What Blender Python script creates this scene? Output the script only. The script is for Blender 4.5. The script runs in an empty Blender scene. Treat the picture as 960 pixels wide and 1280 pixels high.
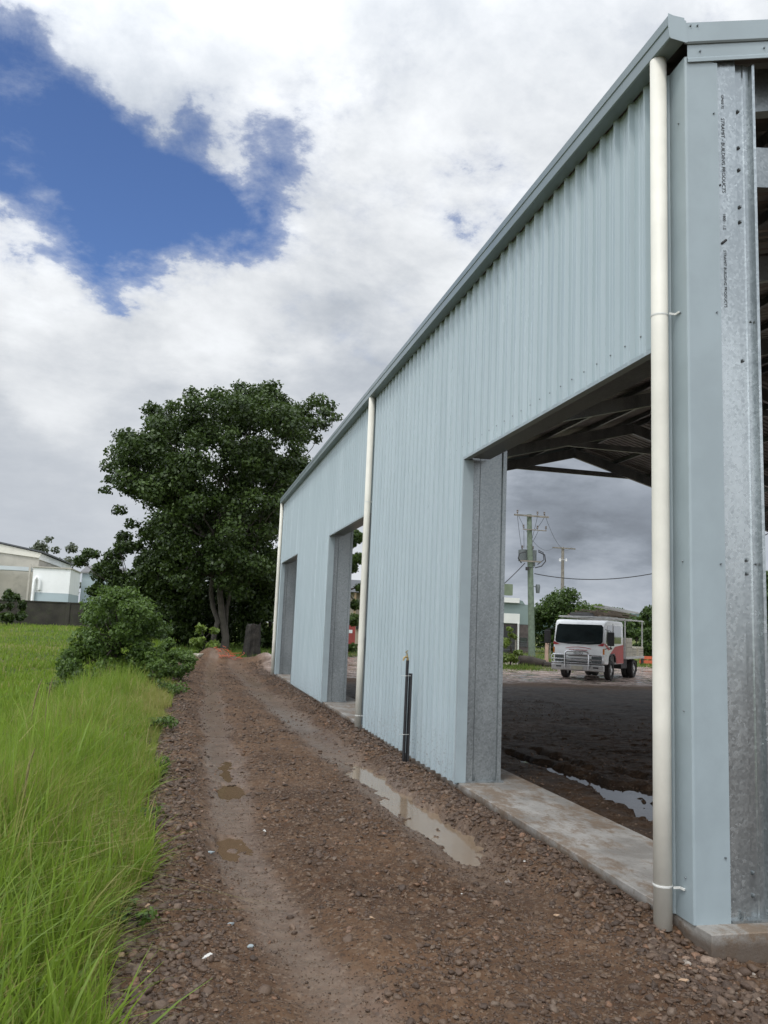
import bpy, math, random
import numpy as np
from mathutils import Vector, Matrix
random.seed(7); rng = np.random.default_rng(7)
R_ = math.radians
scene = bpy.context.scene
COL = scene.collection

# ------------------------------------------------------------------ camera
F_PX, YAW, PIT, ROL, DIST, CZ = 1028.61, 0.2307, 0.1388, 0.0414, 2.8018, 1.6
CAMP = np.array([-DIST, 0.0, CZ])
cF = np.array([math.sin(YAW)*math.cos(PIT), math.cos(YAW)*math.cos(PIT), math.sin(PIT)])
cR0 = np.array([math.cos(YAW), -math.sin(YAW), 0.0]); cU0 = np.cross(cR0, cF)
cR = cR0*math.cos(ROL)+cU0*math.sin(ROL); cU = -cR0*math.sin(ROL)+cU0*math.cos(ROL)
def ray(u, v): return cF+cR*(u-480)/F_PX-cU*(v-640)/F_PX
def at(u, v, Y):                       # the point seen at photo pixel u,v whose world y is Y
    D = ray(u, v); p = CAMP+D*(Y/D[1]); return Vector(p.tolist())
cd = bpy.data.cameras.new('camera'); cam = bpy.data.objects.new('camera', cd); COL.objects.link(cam)
M = Matrix(((cR[0], cU[0], -cF[0], CAMP[0]), (cR[1], cU[1], -cF[1], CAMP[1]), (cR[2], cU[2], -cF[2], CAMP[2]), (0, 0, 0, 1)))
cam.matrix_world = M
cd.sensor_fit = 'VERTICAL'; cd.sensor_height = 36.0; cd.lens = 36.0*F_PX/1280
cd.clip_start = 0.05; cd.clip_end = 8000
scene.camera = cam

# ------------------------------------------------------------------ node helper
class NT:
    def __init__(s, nt): s.nt = nt
    def node(s, t, **k):
        n = s.nt.nodes.new(t)
        for a, b in k.items(): setattr(n, a, b)
        return n
    def link(s, a, b): s.nt.links.new(a, b)
    def put(s, sock, v):
        if isinstance(v, bpy.types.NodeSocket): s.link(v, sock)
        elif v is not None:
            if hasattr(sock.default_value, '__len__') and not hasattr(v, '__len__'): v = (v,)*len(sock.default_value)
            if hasattr(v, '__len__') and len(sock.default_value) == 4 and len(v) == 3: v = (*v, 1)
            sock.default_value = v
    def m(s, op, a, b=None, c=None, clamp=False):
        n = s.node('ShaderNodeMath', operation=op); n.use_clamp = clamp
        s.put(n.inputs[0], a); s.put(n.inputs[1], b)
        if c is not None: s.put(n.inputs[2], c)
        return n.outputs[0]
    def add(s, a, b): return s.m('ADD', a, b)
    def mul(s, a, b): return s.m('MULTIPLY', a, b)
    def sub(s, a, b): return s.m('SUBTRACT', a, b)
    def vm(s, op, a, b=None):
        n = s.node('ShaderNodeVectorMath', operation=op); s.put(n.inputs[0], a); s.put(n.inputs[1], b)
        return n.outputs['Value'] if op in ('DOT_PRODUCT', 'LENGTH') else n.outputs[0]
    def vscale(s, a, k):
        n = s.node('ShaderNodeVectorMath', operation='SCALE'); s.put(n.inputs[0], a); s.put(n.inputs['Scale'], k); return n.outputs[0]
    def smooth(s, v, lo, hi, a=0.0, b=1.0):
        n = s.node('ShaderNodeMapRange', interpolation_type='SMOOTHSTEP')
        s.put(n.inputs['Value'], v)
        for i, x in zip(('From Min', 'From Max', 'To Min', 'To Max'), (lo, hi, a, b)): n.inputs[i].default_value = x
        return n.outputs[0]
    def noise(s, vec, scale, detail=4, rough=.55, dist=0.0, col=False):
        n = s.node('ShaderNodeTexNoise'); s.put(n.inputs['Vector'], vec)
        n.inputs['Scale'].default_value = scale; n.inputs['Detail'].default_value = detail
        n.inputs['Roughness'].default_value = rough; n.inputs['Distortion'].default_value = dist
        return n.outputs['Color' if col else 'Fac']
    def voro(s, vec, scale, out='Color', feature='F1'):
        n = s.node('ShaderNodeTexVoronoi', feature=feature); s.put(n.inputs['Vector'], vec); n.inputs['Scale'].default_value = scale
        return n.outputs[out]
    def mix(s, f, a, b, mode='MIX'):
        n = s.node('ShaderNodeMix', data_type='RGBA', blend_type=mode)
        s.put(n.inputs[0], f); s.put(n.inputs[6], a); s.put(n.inputs[7], b); return n.outputs[2]
    def attr(s, name, out='Fac'):
        n = s.node('ShaderNodeAttribute', attribute_name=name); return n.outputs[out]
    def sep(s, v):
        n = s.node('ShaderNodeSeparateXYZ'); s.put(n.inputs[0], v); return n.outputs
    def comb(s, x, y, z):
        n = s.node('ShaderNodeCombineXYZ'); [s.put(n.inputs[i], q) for i, q in enumerate((x, y, z))]; return n.outputs[0]
    def bump(s, h, dist=.01, strength=1.0, normal=None):
        n = s.node('ShaderNodeBump'); s.put(n.inputs['Height'], h); n.inputs['Distance'].default_value = dist
        n.inputs['Strength'].default_value = strength; s.put(n.inputs['Normal'], normal) if normal else None
        return n.outputs[0]

def new_mat(name):
    m = bpy.data.materials.new(name); m.use_nodes = True; nt = m.node_tree
    b = nt.nodes['Principled BSDF']; return m, NT(nt), b
def geo_pos(n): return n.node('ShaderNodeNewGeometry').outputs['Position']
def obj_pos(n): return n.node('ShaderNodeTexCoord').outputs['Object']

def plain(name, col, rough=.5, metal=0.0, var=.15, scale=6.0, bump=0.0, bscale=60, coat=0.0, dirt=None):
    """colour broken up by two noises, so that no surface is uniform"""
    m, n, b = new_mat(name); P = obj_pos(n)
    a = n.noise(P, scale, 5, .6); f = n.smooth(a, .3, .7)
    lo = [c*(1-var) for c in col]; hi = [min(1, c*(1+var)) for c in col]
    c = n.mix(f, lo, hi)
    if dirt:
        d = n.smooth(n.noise(P, scale*2.3, 8, .7), .5, .75); c = n.mix(n.mul(d, dirt[1]), c, dirt[0])
    n.put(b.inputs['Base Color'], c)
    n.put(b.inputs['Roughness'], n.m('MULTIPLY_ADD', n.noise(P, scale*4, 4), .2, rough-.1, clamp=True))
    b.inputs['Metallic'].default_value = metal
    if coat: b.inputs['Coat Weight'].default_value = coat
    if bump: n.put(b.inputs['Normal'], n.bump(n.noise(P, bscale, 5, .6), bump))
    return m

# ------------------------------------------------------------------ mesh helper
ORG = {}
def tag(o, label=None, cat=None, group=None, kind=None):
    if label: o['label'] = label
    if cat: o['category'] = cat
    if group: o['group'] = group
    if kind: o['kind'] = kind
    return o
def empty(name, loc, rz=0.0, label=None, cat=None, group=None):
    o = bpy.data.objects.new(name, None); COL.objects.link(o); o.location = loc; o.rotation_euler = (0, 0, rz)
    o.empty_display_size = .3
    ORG[o.name] = Vector((0, 0, 0)) if rz else Vector(loc)
    return tag(o, label, cat, group)
class MB:
    def __init__(s): s.v = []; s.f = []
    def add(s, vs, fs):
        k = len(s.v); s.v += [tuple(p) for p in vs]; s.f += [tuple(i+k for i in f) for f in fs]; return s
    def box(s, x0, x1, y0, y1, z0, z1):
        return s.add([(x, y, z) for x in (x0, x1) for y in (y0, y1) for z in (z0, z1)],
                     [(0, 1, 3, 2), (4, 6, 7, 5), (0, 4, 5, 1), (2, 3, 7, 6), (0, 2, 6, 4), (1, 5, 7, 3)])
    def beam(s, a, b, w, h, up=(0, 0, 1)):              # rectangular bar from a to b
        a = Vector(a); b = Vector(b); d = (b-a).normalized(); u = Vector(up)
        r = d.cross(u).normalized(); u = r.cross(d)
        vs = [p+r*(i*w/2)+u*(j*h/2) for p in (a, b) for i, j in ((-1, -1), (1, -1), (1, 1), (-1, 1))]
        return s.add(vs, [(0, 1, 2, 3), (7, 6, 5, 4), (0, 4, 5, 1), (1, 5, 6, 2), (2, 6, 7, 3), (3, 7, 4, 0)])
    def sheet(s, prof, d, t=None):                       # profile (list of 3d points) swept by vector d
        n = len(prof); d = Vector(d); vs = [Vector(p) for p in prof]
        return s.add(vs+[p+d for p in vs], [(i, i+1, n+i+1, n+i) for i in range(n-1)])
    def prism(s, poly, d):                               # closed polygon of 3d points swept by vector d
        n = len(poly); d = Vector(d); vs = [Vector(p) for p in poly]
        return s.add(vs+[p+d for p in vs], [(i, (i+1) % n, n+(i+1) % n, n+i) for i in range(n)]+[tuple(range(n))[::-1], tuple(range(n, 2*n))])
    def tube(s, pts, r, n=10, cap=True):
        pts = [Vector(p) for p in pts]; rs = r if hasattr(r, '__len__') else [r]*len(pts)
        k = len(s.v); vs = []
        prev = None
        for i, p in enumerate(pts):
            d = (pts[min(i+1, len(pts)-1)]-pts[max(i-1, 0)]).normalized()
            if prev is None:
                u = Vector((0, 0, 1)) if abs(d.z) < .9 else Vector((1, 0, 0)); a = d.cross(u).normalized()
            else: a = (prev-d*prev.dot(d)).normalized()
            prev = a; b = d.cross(a)
            vs += [p+(a*math.cos(t)+b*math.sin(t))*rs[i] for t in [2*math.pi*j/n for j in range(n)]]
        fs = [(i*n+j, i*n+(j+1) % n, (i+1)*n+(j+1) % n, (i+1)*n+j) for i in range(len(pts)-1) for j in range(n)]
        if cap: fs += [tuple(range(n))[::-1], tuple((len(pts)-1)*n+j for j in range(n))]
        return s.add(vs, fs)
    def build(s, name, mat, parent=None, smooth=False, bevel=0.0, local=False, solid=0.0, extra=None):
        nf = len(s.f)
        if extra: s.add(extra[0].v, extra[0].f)
        me = bpy.data.meshes.new(name); vs = s.v
        if parent is not None and not local:
            r = parent
            while r.parent: r = r.parent
            o0 = ORG.get(r.name, Vector((0, 0, 0))); vs = [(p[0]-o0[0], p[1]-o0[1], p[2]-o0[2]) for p in vs]
        me.from_pydata(vs, [], s.f); me.update()
        if extra: me.polygons.foreach_set('material_index', [0]*nf+[1]*(len(s.f)-nf))
        import bmesh
        bm = bmesh.new(); bm.from_mesh(me); bmesh.ops.recalc_face_normals(bm, faces=bm.faces); bm.to_mesh(me); bm.free()
        if smooth:
            me.polygons.foreach_set('use_smooth', [True]*len(me.polygons)); me.set_sharp_from_angle(angle=R_(40))
        me.materials.append(mat)
        if extra: me.materials.append(extra[1])
        o = bpy.data.objects.new(name, me); COL.objects.link(o); o.parent = parent
        if solid:
            q = o.modifiers.new('thick', 'SOLIDIFY'); q.thickness = solid; q.offset = 0
        if bevel:
            q = o.modifiers.new('bevel', 'BEVEL'); q.width = bevel; q.segments = 2; q.limit_method = 'ANGLE'; q.harden_normals = True
            me.polygons.foreach_set('use_smooth', [True]*len(me.polygons))
        return o
def np_mesh(name, V, Fq, mat, attrs=None, parent=None, smooth=False):
    """fast mesh from numpy: V (n,3), Fq (m,k) all faces k-gons"""
    me = bpy.data.meshes.new(name); k = Fq.shape[1]
    me.vertices.add(len(V)); me.vertices.foreach_set('co', np.ascontiguousarray(V, dtype=np.float32).ravel())
    me.loops.add(Fq.size); me.loops.foreach_set('vertex_index', np.ascontiguousarray(Fq, dtype=np.int32).ravel())
    me.polygons.add(len(Fq)); me.polygons.foreach_set('loop_start', np.arange(0, Fq.size, k, dtype=np.int32))
    if smooth: me.polygons.foreach_set('use_smooth', np.ones(len(Fq), bool))
    me.update(calc_edges=True)
    for a, val in (attrs or {}).items():
        at_ = me.attributes.new(a, 'FLOAT', 'POINT'); at_.data.foreach_set('value', np.ascontiguousarray(val, dtype=np.float32))
    me.materials.append(mat)
    o = bpy.data.objects.new(name, me); COL.objects.link(o); o.parent = parent
    return o
def text_part(name, body, size, mat, parent, mw, depth=.0008, align='CENTER'):
    cu = bpy.data.curves.new(name, 'FONT'); cu.body = body; cu.size = size; cu.extrude = depth; cu.align_x = align; cu.align_y = 'CENTER'
    t = bpy.data.objects.new(name+'_curve', cu); COL.objects.link(t)
    dg = bpy.context.evaluated_depsgraph_get(); dg.update()
    me = bpy.data.meshes.new_from_object(t.evaluated_get(dg)); bpy.data.objects.remove(t)
    me.transform(mw); me.materials.clear(); me.materials.append(mat); me.name = name
    o = bpy.data.objects.new(name, me); COL.objects.link(o); o.parent = parent
    return o

# ------------------------------------------------------------------ numpy noise
def hsh(ix, iy, s):
    h = (ix.astype(np.int64)*374761393+iy.astype(np.int64)*668265263+s*974711) & 0xffffffff
    h = ((h ^ (h >> 13))*1274126177) & 0xffffffff; h ^= h >> 16
    return (h & 0xffffff)/float(0xffffff)
def vnoise(x, y, s=0):
    ix = np.floor(x); iy = np.floor(y); fx = x-ix; fy = y-iy
    fx = fx*fx*(3-2*fx); fy = fy*fy*(3-2*fy)
    a = hsh(ix, iy, s); b = hsh(ix+1, iy, s); c = hsh(ix, iy+1, s); d = hsh(ix+1, iy+1, s)
    return (a*(1-fx)+b*fx)*(1-fy)+(c*(1-fx)+d*fx)*fy
def fbm(x, y, o=4, s=0):
    r = 0; a = .5; t = 0
    for i in range(o): r = r+a*vnoise(x*2**i+i*17.3, y*2**i-i*9.1, s+i); t += a; a *= .5
    return r/t
def sm(x, a, b):
    t = np.clip((x-a)/(b-a), 0, 1); return t*t*(3-2*t)

RUT1 = np.array([(1, -1.95), (3.5, -2.05), (4.2, -2.08), (5.1, -2.22), (6.4, -2.31), (9.4, -2.26), (14, -2.2), (18, -2.11), (25, -1.95), (32, -1.6)])
RUT2 = np.array([(1, -.95), (3.5, -.92), (5.0, -.66), (6, -.68), (7.6, -.76), (9.2, -.78), (14, -.9), (18, -.95), (25, -.95), (32, -1.0)])
PUD = [  # x, y, rx, ry, depth
    (-.71, 9.1, .17, .55, .07), (-.70, 8.35, .13, .5, .065), (-.70, 7.6, .15, .6, .07), (-.64, 6.85, .17, .6, .07), (-.66, 6.25, .15, .38, .062), (-.57, 5.46, .07, .13, .062),
    (-2.22, 9.6, .085, .55, .054), (-2.25, 8.35, .11, .30, .054), (-2.33, 6.35, .13, .26, .052)]
PUDI = [(1.60, 10.3, .10, .5, .09), (1.72, 9.5, .16, .55, .10), (1.76, 8.7, .2, .6, .10), (1.7, 7.8, .22, .6, .10), (1.6, 7.1, .25, .5, .10), (2.1, 10.2, .09, .7, .09), (2.12, 8.0, .2, .5, .10), (2.5, 9.1, .12, .35, .085), (1.9, 6.4, .2, .5, .09)]
def rutd(x, y):
    d1 = np.abs(x-np.interp(y, RUT1[:, 0], RUT1[:, 1])); d2 = np.abs(x-np.interp(y, RUT2[:, 0], RUT2[:, 1]))
    return d1, d2
def H(x, y, fine=True):
    x = np.asarray(x, float); y = np.asarray(y, float)
    h = np.zeros(np.broadcast(x, y).shape)
    wl = sm(-x, 4.3, 6.6)*sm(y, 6, 10)
    h = h-1.0*wl*(1-sm(y, 26, 70))+.5*sm(-x, 5, 12)*sm(y, 45, 85)
    h = h+.06*sm(-x, 2.9, 3.3)*(1-wl)
    h = h+(fbm(x*.35, y*.35, 3, 5)-.5)*.10*(sm(-x, 3, 5)+sm(y, 26, 40)*.6+.25*sm(x, 20, 22))
    track = sm(-x, -.2, .1)*(1-sm(-x, 2.9, 3.2))*(1-sm(y, 33, 38))
    d1, d2 = rutd(x, y)
    wob = .7+.6*fbm(x*1.3, y*.8, 2, 31)
    r = np.maximum(np.exp(-(d1/(.24*wob))**2), np.exp(-(d2/(.22*wob))**2))*track
    h = h-.034*r
    # shoulders thrown up beside the ruts, clod bank by the slab
    h = h+track*.022*(np.exp(-((d1-.42)/.16)**2)+np.exp(-((d2-.42)/.16)**2))
    bank = np.exp(-((x+.26)/.16)**2)*sm(y, 4.0, 4.9)*(1-sm(y, 24, 27))
    h = h+bank*(.035+.05*fbm(x*2, y*1.1, 3, 41))
    h = h-.07*sm(x, -.5, 0.1)*(1-sm(y, 3.9, 4.6))*sm(y, -5, 1)
    h = h+.06*np.exp(-((x+2.75)/.22)**2)*track*fbm(x*1.5, y*1.5, 2, 47)*2
    # tips of soil at the end of the track
    n3 = .65+.7*fbm(x*1.7, y*1.7, 3, 61)
    for mx, my, mr, mh in ((-1.75, 31.2, .95, .55), (-2.6, 29.5, .8, .30), (.35, 30.6, 1.0, .42), (1.1, 31.8, .8, .28)):
        h = h+mh*n3*np.exp(-(((x-mx)**2+(y-my)**2)/mr**2))
    nz = 1-.72*r
    if fine:
        near = (1-sm(y, 26, 40))*sm(-x, -22, -19.6)*(1-sm(-x, 3.2, 4.2))
        h = h+near*nz*((fbm(x*3.1, y*3.1, 3, 11)-.5)*.045+(fbm(x*11, y*11, 3, 12)-.5)*.040*(.35+1.3*vnoise(x*1.1, y*1.1, 77))
              +np.maximum(0, vnoise(x*26, y*26, 13)-.5)*.045*sm(vnoise(x*1.7, y*1.7, 19), .2, .7))
        # tyre lugs pressed into the wheel tracks
        h = h+track*np.exp(-(d1/.2)**2)*0.003*np.sin(y*42+4*vnoise(x*3, y*3, 4))*sm(vnoise(x*.9, y*.9, 8), .3, .6)
    e = (fbm(x*6, y*4, 2, 21)-.5)*1.2+(fbm(x*17, y*11, 3, 22)-.5)*1.1
    for L in (PUD, PUDI):
        for px, py, rx, ry, dp in L:
            q = ((x-px)/rx)**2+((y-py)/ry)**2+e*(2.5 if L is PUD else 1.7)
            h = h-dp*(1-sm(q, .25, 1.9))*.9
    return h
def h1(x, y): return float(H(np.array([x]), np.array([y]))[0])

# ------------------------------------------------------------------ world: Nishita sky under broken cloud
SUN_DIR = Vector((-.50, -.62, 1.15)).normalized()
elev = math.asin(SUN_DIR.z); azim = math.atan2(SUN_DIR.x, SUN_DIR.y)
w = bpy.data.worlds.new('World'); scene.world = w; w.use_nodes = True
n = NT(w.node_tree); bg = w.node_tree.nodes['Background']
sky = n.node('ShaderNodeTexSky', sky_type='NISHITA'); sky.sun_disc = False
sky.sun_elevation = elev; sky.sun_rotation = azim; sky.air_density = 1.0; sky.dust_density = .4; sky.ozone_density = 2.2
D = n.node('ShaderNodeTexCoord').outputs['Generated']
D = n.vm('NORMALIZE', D)
x_, y_, z_ = n.sep(D)
inv = n.m('DIVIDE', 1.0, n.add(n.m('MAXIMUM', z_, 0.0), .28))
P = n.comb(n.mul(x_, inv), n.mul(y_, inv), 0.0)
wob = n.vm('SUBTRACT', n.noise(P, 5.0, 6, .6, col=True), (.5, .5, .5))
Dw = n.vm('NORMALIZE', n.vm('ADD', D, n.vscale(wob, .13)))
def blob(u, v, r, soft=1.0):
    d = Vector(ray(u, v).tolist()).normalized(); a = r/1028.6
    dt = n.vm('DOT_PRODUCT', Dw, tuple(d))
    return n.smooth(dt, math.cos(a*(1+.45*soft)), math.cos(a*.25))
def total(L):
    acc = 0.0
    for u, v, r, k in L: acc = n.add(acc, n.mul(blob(u, v, r), k))
    return acc
open_ = total([(100, 215, 140, .36), (215, 265, 120, .36), (150, 300, 110, .26), (5, 130, 90, .22), (315, 185, 90, .27), (250, 60, 80, .06), (598, 232, 60, .20), (400, 195, 90, .06), (-160, 190, 200, .30), (240, 312, 60, .18)])
cl_ = total([(130, 85, 110, .14), (250, 115, 75, .20), (225, 180, 55, .16), (70, 222, 40, .20), (20, 300, 70, .36), (245, 390, 80, .32), (150, 425, 130, .35), (12, 165, 40, .12), (270, 245, 45, .14), (420, 60, 200, .08), (60, 20, 90, .16)])
nz = n.noise(P, 3.4, 14, .62, .12); nzf = n.noise(P, 8.5, 12, .66, .15)
cov = n.add(n.add(n.mul(nz, .66), n.mul(nzf, .80)), n.add(n.sub(cl_, n.mul(open_, .86)), -.085))
cov = n.add(cov, n.smooth(z_, .34, .16, 0, .3))
edge_w = n.smooth(n.noise(P, 1.9, 3), .35, .65)
cover = n.add(n.mul(n.smooth(cov, .14, .66), .65), n.mul(n.smooth(cov, .38, .50), .35))
sh = n.noise(n.vm('ADD', P, (3.1, 1.7, 0)), 3.0, 12, .60, .15); sh2 = n.noise(n.vm('ADD', D, (1.3, .7, .2)), 4.0, 7, .5, .3)
bright = total([(740, 758, 70, .16), (270, 375, 110, .20), (20, 300, 100, .20), (80, 455, 70, .12), (620, 60, 280, .12), (480, 330, 180, .08), (330, 90, 90, .06)])
dark = total([(130, 440, 80, .08), (330, 430, 110, .05), (470, 430, 120, .05), (740, 690, 130, .22), (820, 655, 140, .16), (650, 680, 90, .13), (420, 210, 90, .05)])
low = n.smooth(z_, .42, .02)
wisp = n.mix(low, n.comb(sh, sh, sh), n.comb(sh2, sh2, sh2))
lum = n.add(n.mul(n.smooth(n.vm('DOT_PRODUCT', wisp, (.333, .333, .333)), .3, .72), n.sub(.34, n.mul(low, .14))), n.add(n.sub(bright, dark), n.add(.495, n.mul(low, .075))))
lum = n.add(lum, n.mul(n.sub(cov, .6), .12))
tint = n.mix(n.smooth(lum, .3, .9), (.80, .90, 1.05), (.97, 1.0, 1.035))
lum = n.m('MAXIMUM', lum, .15)
sunside = n.smooth(n.vm('DOT_PRODUCT', D, tuple(SUN_DIR)), -.15, 1.0, 1.0, 3.0)       # cloud brightened round the sun, behind the camera, to add light on the walls
cc = n.vm('MULTIPLY', tint, n.comb(lum, lum, lum))
cc = n.vscale(n.vscale(cc, sunside), 1.0/0.12)
skyc = n.vm('MULTIPLY', sky.outputs[0], (.72, .84, 1.10))
c = n.mix(cover, skyc, cc)
# under the horizon: dull ground colour
c = n.mix(n.smooth(z_, -.04, -.005), (.6, .6, .5), c)
n.put(bg.inputs[0], c); bg.inputs[1].default_value = .12
sl = bpy.data.lights.new('sun', 'SUN'); so = bpy.data.objects.new('sun', sl); COL.objects.link(so)
sl.energy = 1.3; sl.angle = R_(10); sl.color = (1, .96, .9)
so.rotation_euler = SUN_DIR.to_track_quat('Z', 'Y').to_euler(); so.location = (0, 0, 30)
vs = scene.view_settings; vs.view_transform = 'Standard'; vs.look = 'None'; vs.exposure = 0.0; vs.gamma = 1.0; vs.use_curve_mapping = False
try: scene.cycles.use_denoising = True; scene.cycles.max_bounces = 8
except Exception: pass

# ------------------------------------------------------------------ materials
def m_sheet():
    m, n, b = new_mat('blue_grey_painted_steel'); P = geo_pos(n)
    s = n.vm('MULTIPLY', P, (1, 1, .12))
    a = n.noise(s, 3.0, 6, .6); a2 = n.noise(P, 1.1, 3)
    c = n.mix(n.smooth(a, .3, .7), (.355, .425, .452), (.405, .476, .505))
    x, y, z = n.sep(P)
    # fine mud splash along the foot of the sheets
    spl = n.mul(n.smooth(z, .75, .05), n.smooth(n.add(n.noise(P, 38, 6, .75), n.mul(a2, .15)), .60, .74))
    c = n.mix(n.mul(spl, .55), c, (.20, .15, .11))
    n.put(b.inputs['Base Color'], c); n.put(b.inputs['Roughness'], n.m('MULTIPLY_ADD', a, .12, .20))
    b.inputs['Specular IOR Level'].default_value = .6
    n.put(b.inputs['Normal'], n.bump(n.noise(n.vm('MULTIPLY', P, (1, 1, .35)), 1.6, 3), .008))
    return m
def m_galv(name='galvanised_steel', rough=.18, k=1.0):
    m, n, b = new_mat(name); P = geo_pos(n)
    v = n.voro(n.vm('ADD', P, n.vscale(n.noise(P, 60, 3, .6, col=True), .012)), 62); g = n.vm('DOT_PRODUCT', v, (.33, .33, .33))
    f = n.add(n.mul(g, .32), n.mul(n.noise(n.vm('MULTIPLY', P, (1, 1, .3)), 2.2, 4), .68))
    n.put(b.inputs['Base Color'], n.mix(n.smooth(f, .30, .70), (.18*k, .198*k, .204*k), (.32*k, .345*k, .35*k)))
    n.put(b.inputs['Roughness'], n.m('MULTIPLY_ADD', f, .35, rough)); b.inputs['Metallic'].default_value = .7
    n.put(b.inputs['Normal'], n.bump(g, .0003))
    return m
def m_concrete():
    m, n, b = new_mat('wet_stained_concrete'); P = geo_pos(n)
    a = n.noise(P, 2.2, 8, .65); f = n.noise(P, 60, 5, .7)
    c = n.mix(n.smooth(a, .35, .65), (.19, .175, .155), (.31, .295, .27))
    c = n.mix(n.mul(n.smooth(n.noise(n.vm('MULTIPLY', P, (1, .55, 1)), 3.2, 10, .78), .46, .58), .8), c, (.150, .098, .056))
    c = n.mix(n.mul(n.smooth(n.noise(n.vm('MULTIPLY', P, (1.6, .5, 1)), 16, 8, .8), .56, .66), .75), c, (.11, .075, .048))
    c = n.mix(n.mul(n.smooth(n.noise(P, 70, 4, .8), .60, .70), .5), c, (.42, .40, .36))
    x, y, z = n.sep(P)
    c = n.mix(n.mul(n.smooth(n.add(z, n.mul(n.noise(P, 9, 5, .7), .06)), .092, .03), .85), c, (.085, .06, .042))
    c = n.mix(n.mul(f, .25), c, (.45, .43, .40), 'MULTIPLY') if False else c
    n.put(b.inputs['Base Color'], c); n.put(b.inputs['Roughness'], n.smooth(a, .3, .7, .45, .8))
    n.put(b.inputs['Normal'], n.bump(n.add(f, n.mul(n.noise(P, 9, 6, .6), 2)), .003))
    return m
def m_ground():
    m, n, b = new_mat('soil_ground'); P = geo_pos(n)
    green = n.attr('green'); yard = n.attr('yard'); wet = n.attr('wet')
    inner_shade = n.attr('inner_shade'); a = n.noise(P, .9, 6, .6); f = n.noise(P, 14, 8, .7); g = n.noise(P, 90, 6, .7)
    c = n.mix(n.smooth(a, .32, .68), (.062, .034, .0195), (.120, .069, .039))
    c = n.mix(n.mul(n.smooth(f, .45, .7), .6), c, (.155, .105, .068))
    c = n.mix(n.mul(n.smooth(n.noise(P, 2.3, 5, .6), .55, .75), .5), c, (.13, .068, .038))
    vc = n.voro(P, 55); vg = n.vm('DOT_PRODUCT', vc, (.33, .33, .33))
    c = n.mix(n.mul(n.smooth(vg, .60, .78), .5), c, (.22, .165, .12))
    c = n.mix(n.mul(n.smooth(vg, .36, .22), .5), c, (.03, .022, .018))
    c = n.mix(n.mul(inner_shade, n.smooth(n.noise(P, 1.4, 6, .65), .3, .7, .50, .84)), c, (.012, .0085, .006))  # shed floor darkened in its colour to stand for the shade under the roof
    yc = n.mix(n.smooth(n.noise(P, 1.6, 8, .7), .4, .62), (.13, .098, .08), (.37, .29, .25))
    c = n.mix(yard, c, yc)
    gc = n.mix(n.smooth(n.noise(P, .22, 6, .65), .36, .64), (.040, .075, .010), (.17, .165, .04))
    gc = n.mix(n.mul(n.smooth(n.noise(P, .6, 5, .7), .55, .72), .5), gc, (.14, .12, .05))
    gc = n.mix(n.mul(n.smooth(n.noise(P, 12, 6, .75), .4, .65), .55), gc, (.03, .05, .008))
    c = n.mix(green, c, gc)
    c = n.mix(n.mul(n.mul(wet, n.sub(1.0, inner_shade)), n.smooth(n.noise(P, 5, 9, .72), .32, .66, .22, .80)), c, n.mix(n.noise(P, 5, 6, .6), (.105, .069, .044), (.178, .126, .088)))
    n.put(b.inputs['Base Color'], c)
    yw = n.mul(yard, n.smooth(n.noise(n.vm('MULTIPLY', P, (.5, 1.0, 1)), 1.3, 5, .6), .45, .55))
    r = n.sub(.72, n.add(n.mul(wet, .40), n.mul(yw, .66)))
    r = n.m('MULTIPLY_ADD', n.noise(P, 7, 6), .22, n.sub(r, .11))
    n.put(b.inputs['Roughness'], n.m('MAXIMUM', r, .10)); n.put(b.inputs['Specular IOR Level'], n.m('MULTIPLY_ADD', n.mul(wet, n.sub(1.0, inner_shade)), .30, n.m('MULTIPLY_ADD', yw, .5, .15)))
    hh = n.add(n.mul(f, .9), n.add(n.mul(g, .35), n.mul(vg, .35)))
    bm = n.node('ShaderNodeBump'); bm.inputs['Distance'].default_value = .016; n.put(bm.inputs['Height'], hh)
    n.put(bm.inputs['Strength'], n.m('MAXIMUM', n.sub(1.0, n.add(n.mul(wet, .35), n.mul(yw, .95))), .05)); n.link(bm.outputs[0], b.inputs['Normal'])
    return m
def m_leaf(name, dk, lt, trans=.35, rough=.45):
    m, n, b = new_mat(name); v = n.attr('var')
    c = n.mix(v, dk, lt); c = n.mix(n.mul(n.attr('dry'), 1.0), c, (.33, .26, .11))
    n.put(b.inputs['Base Color'], c); b.inputs['Roughness'].default_value = rough; b.inputs['Specular IOR Level'].default_value = .35
    t = n.node('ShaderNodeBsdfTranslucent'); n.put(t.inputs[0], n.mix(.5, c, [min(1, q*1.6) for q in lt]))
    mx = n.node('ShaderNodeMixShader'); mx.inputs[0].default_value = trans
    n.link(b.outputs[0], mx.inputs[1]); n.link(t.outputs[0], mx.inputs[2])
    n.link(mx.outputs[0], m.node_tree.nodes['Material Output'].inputs[0])
    return m
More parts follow.
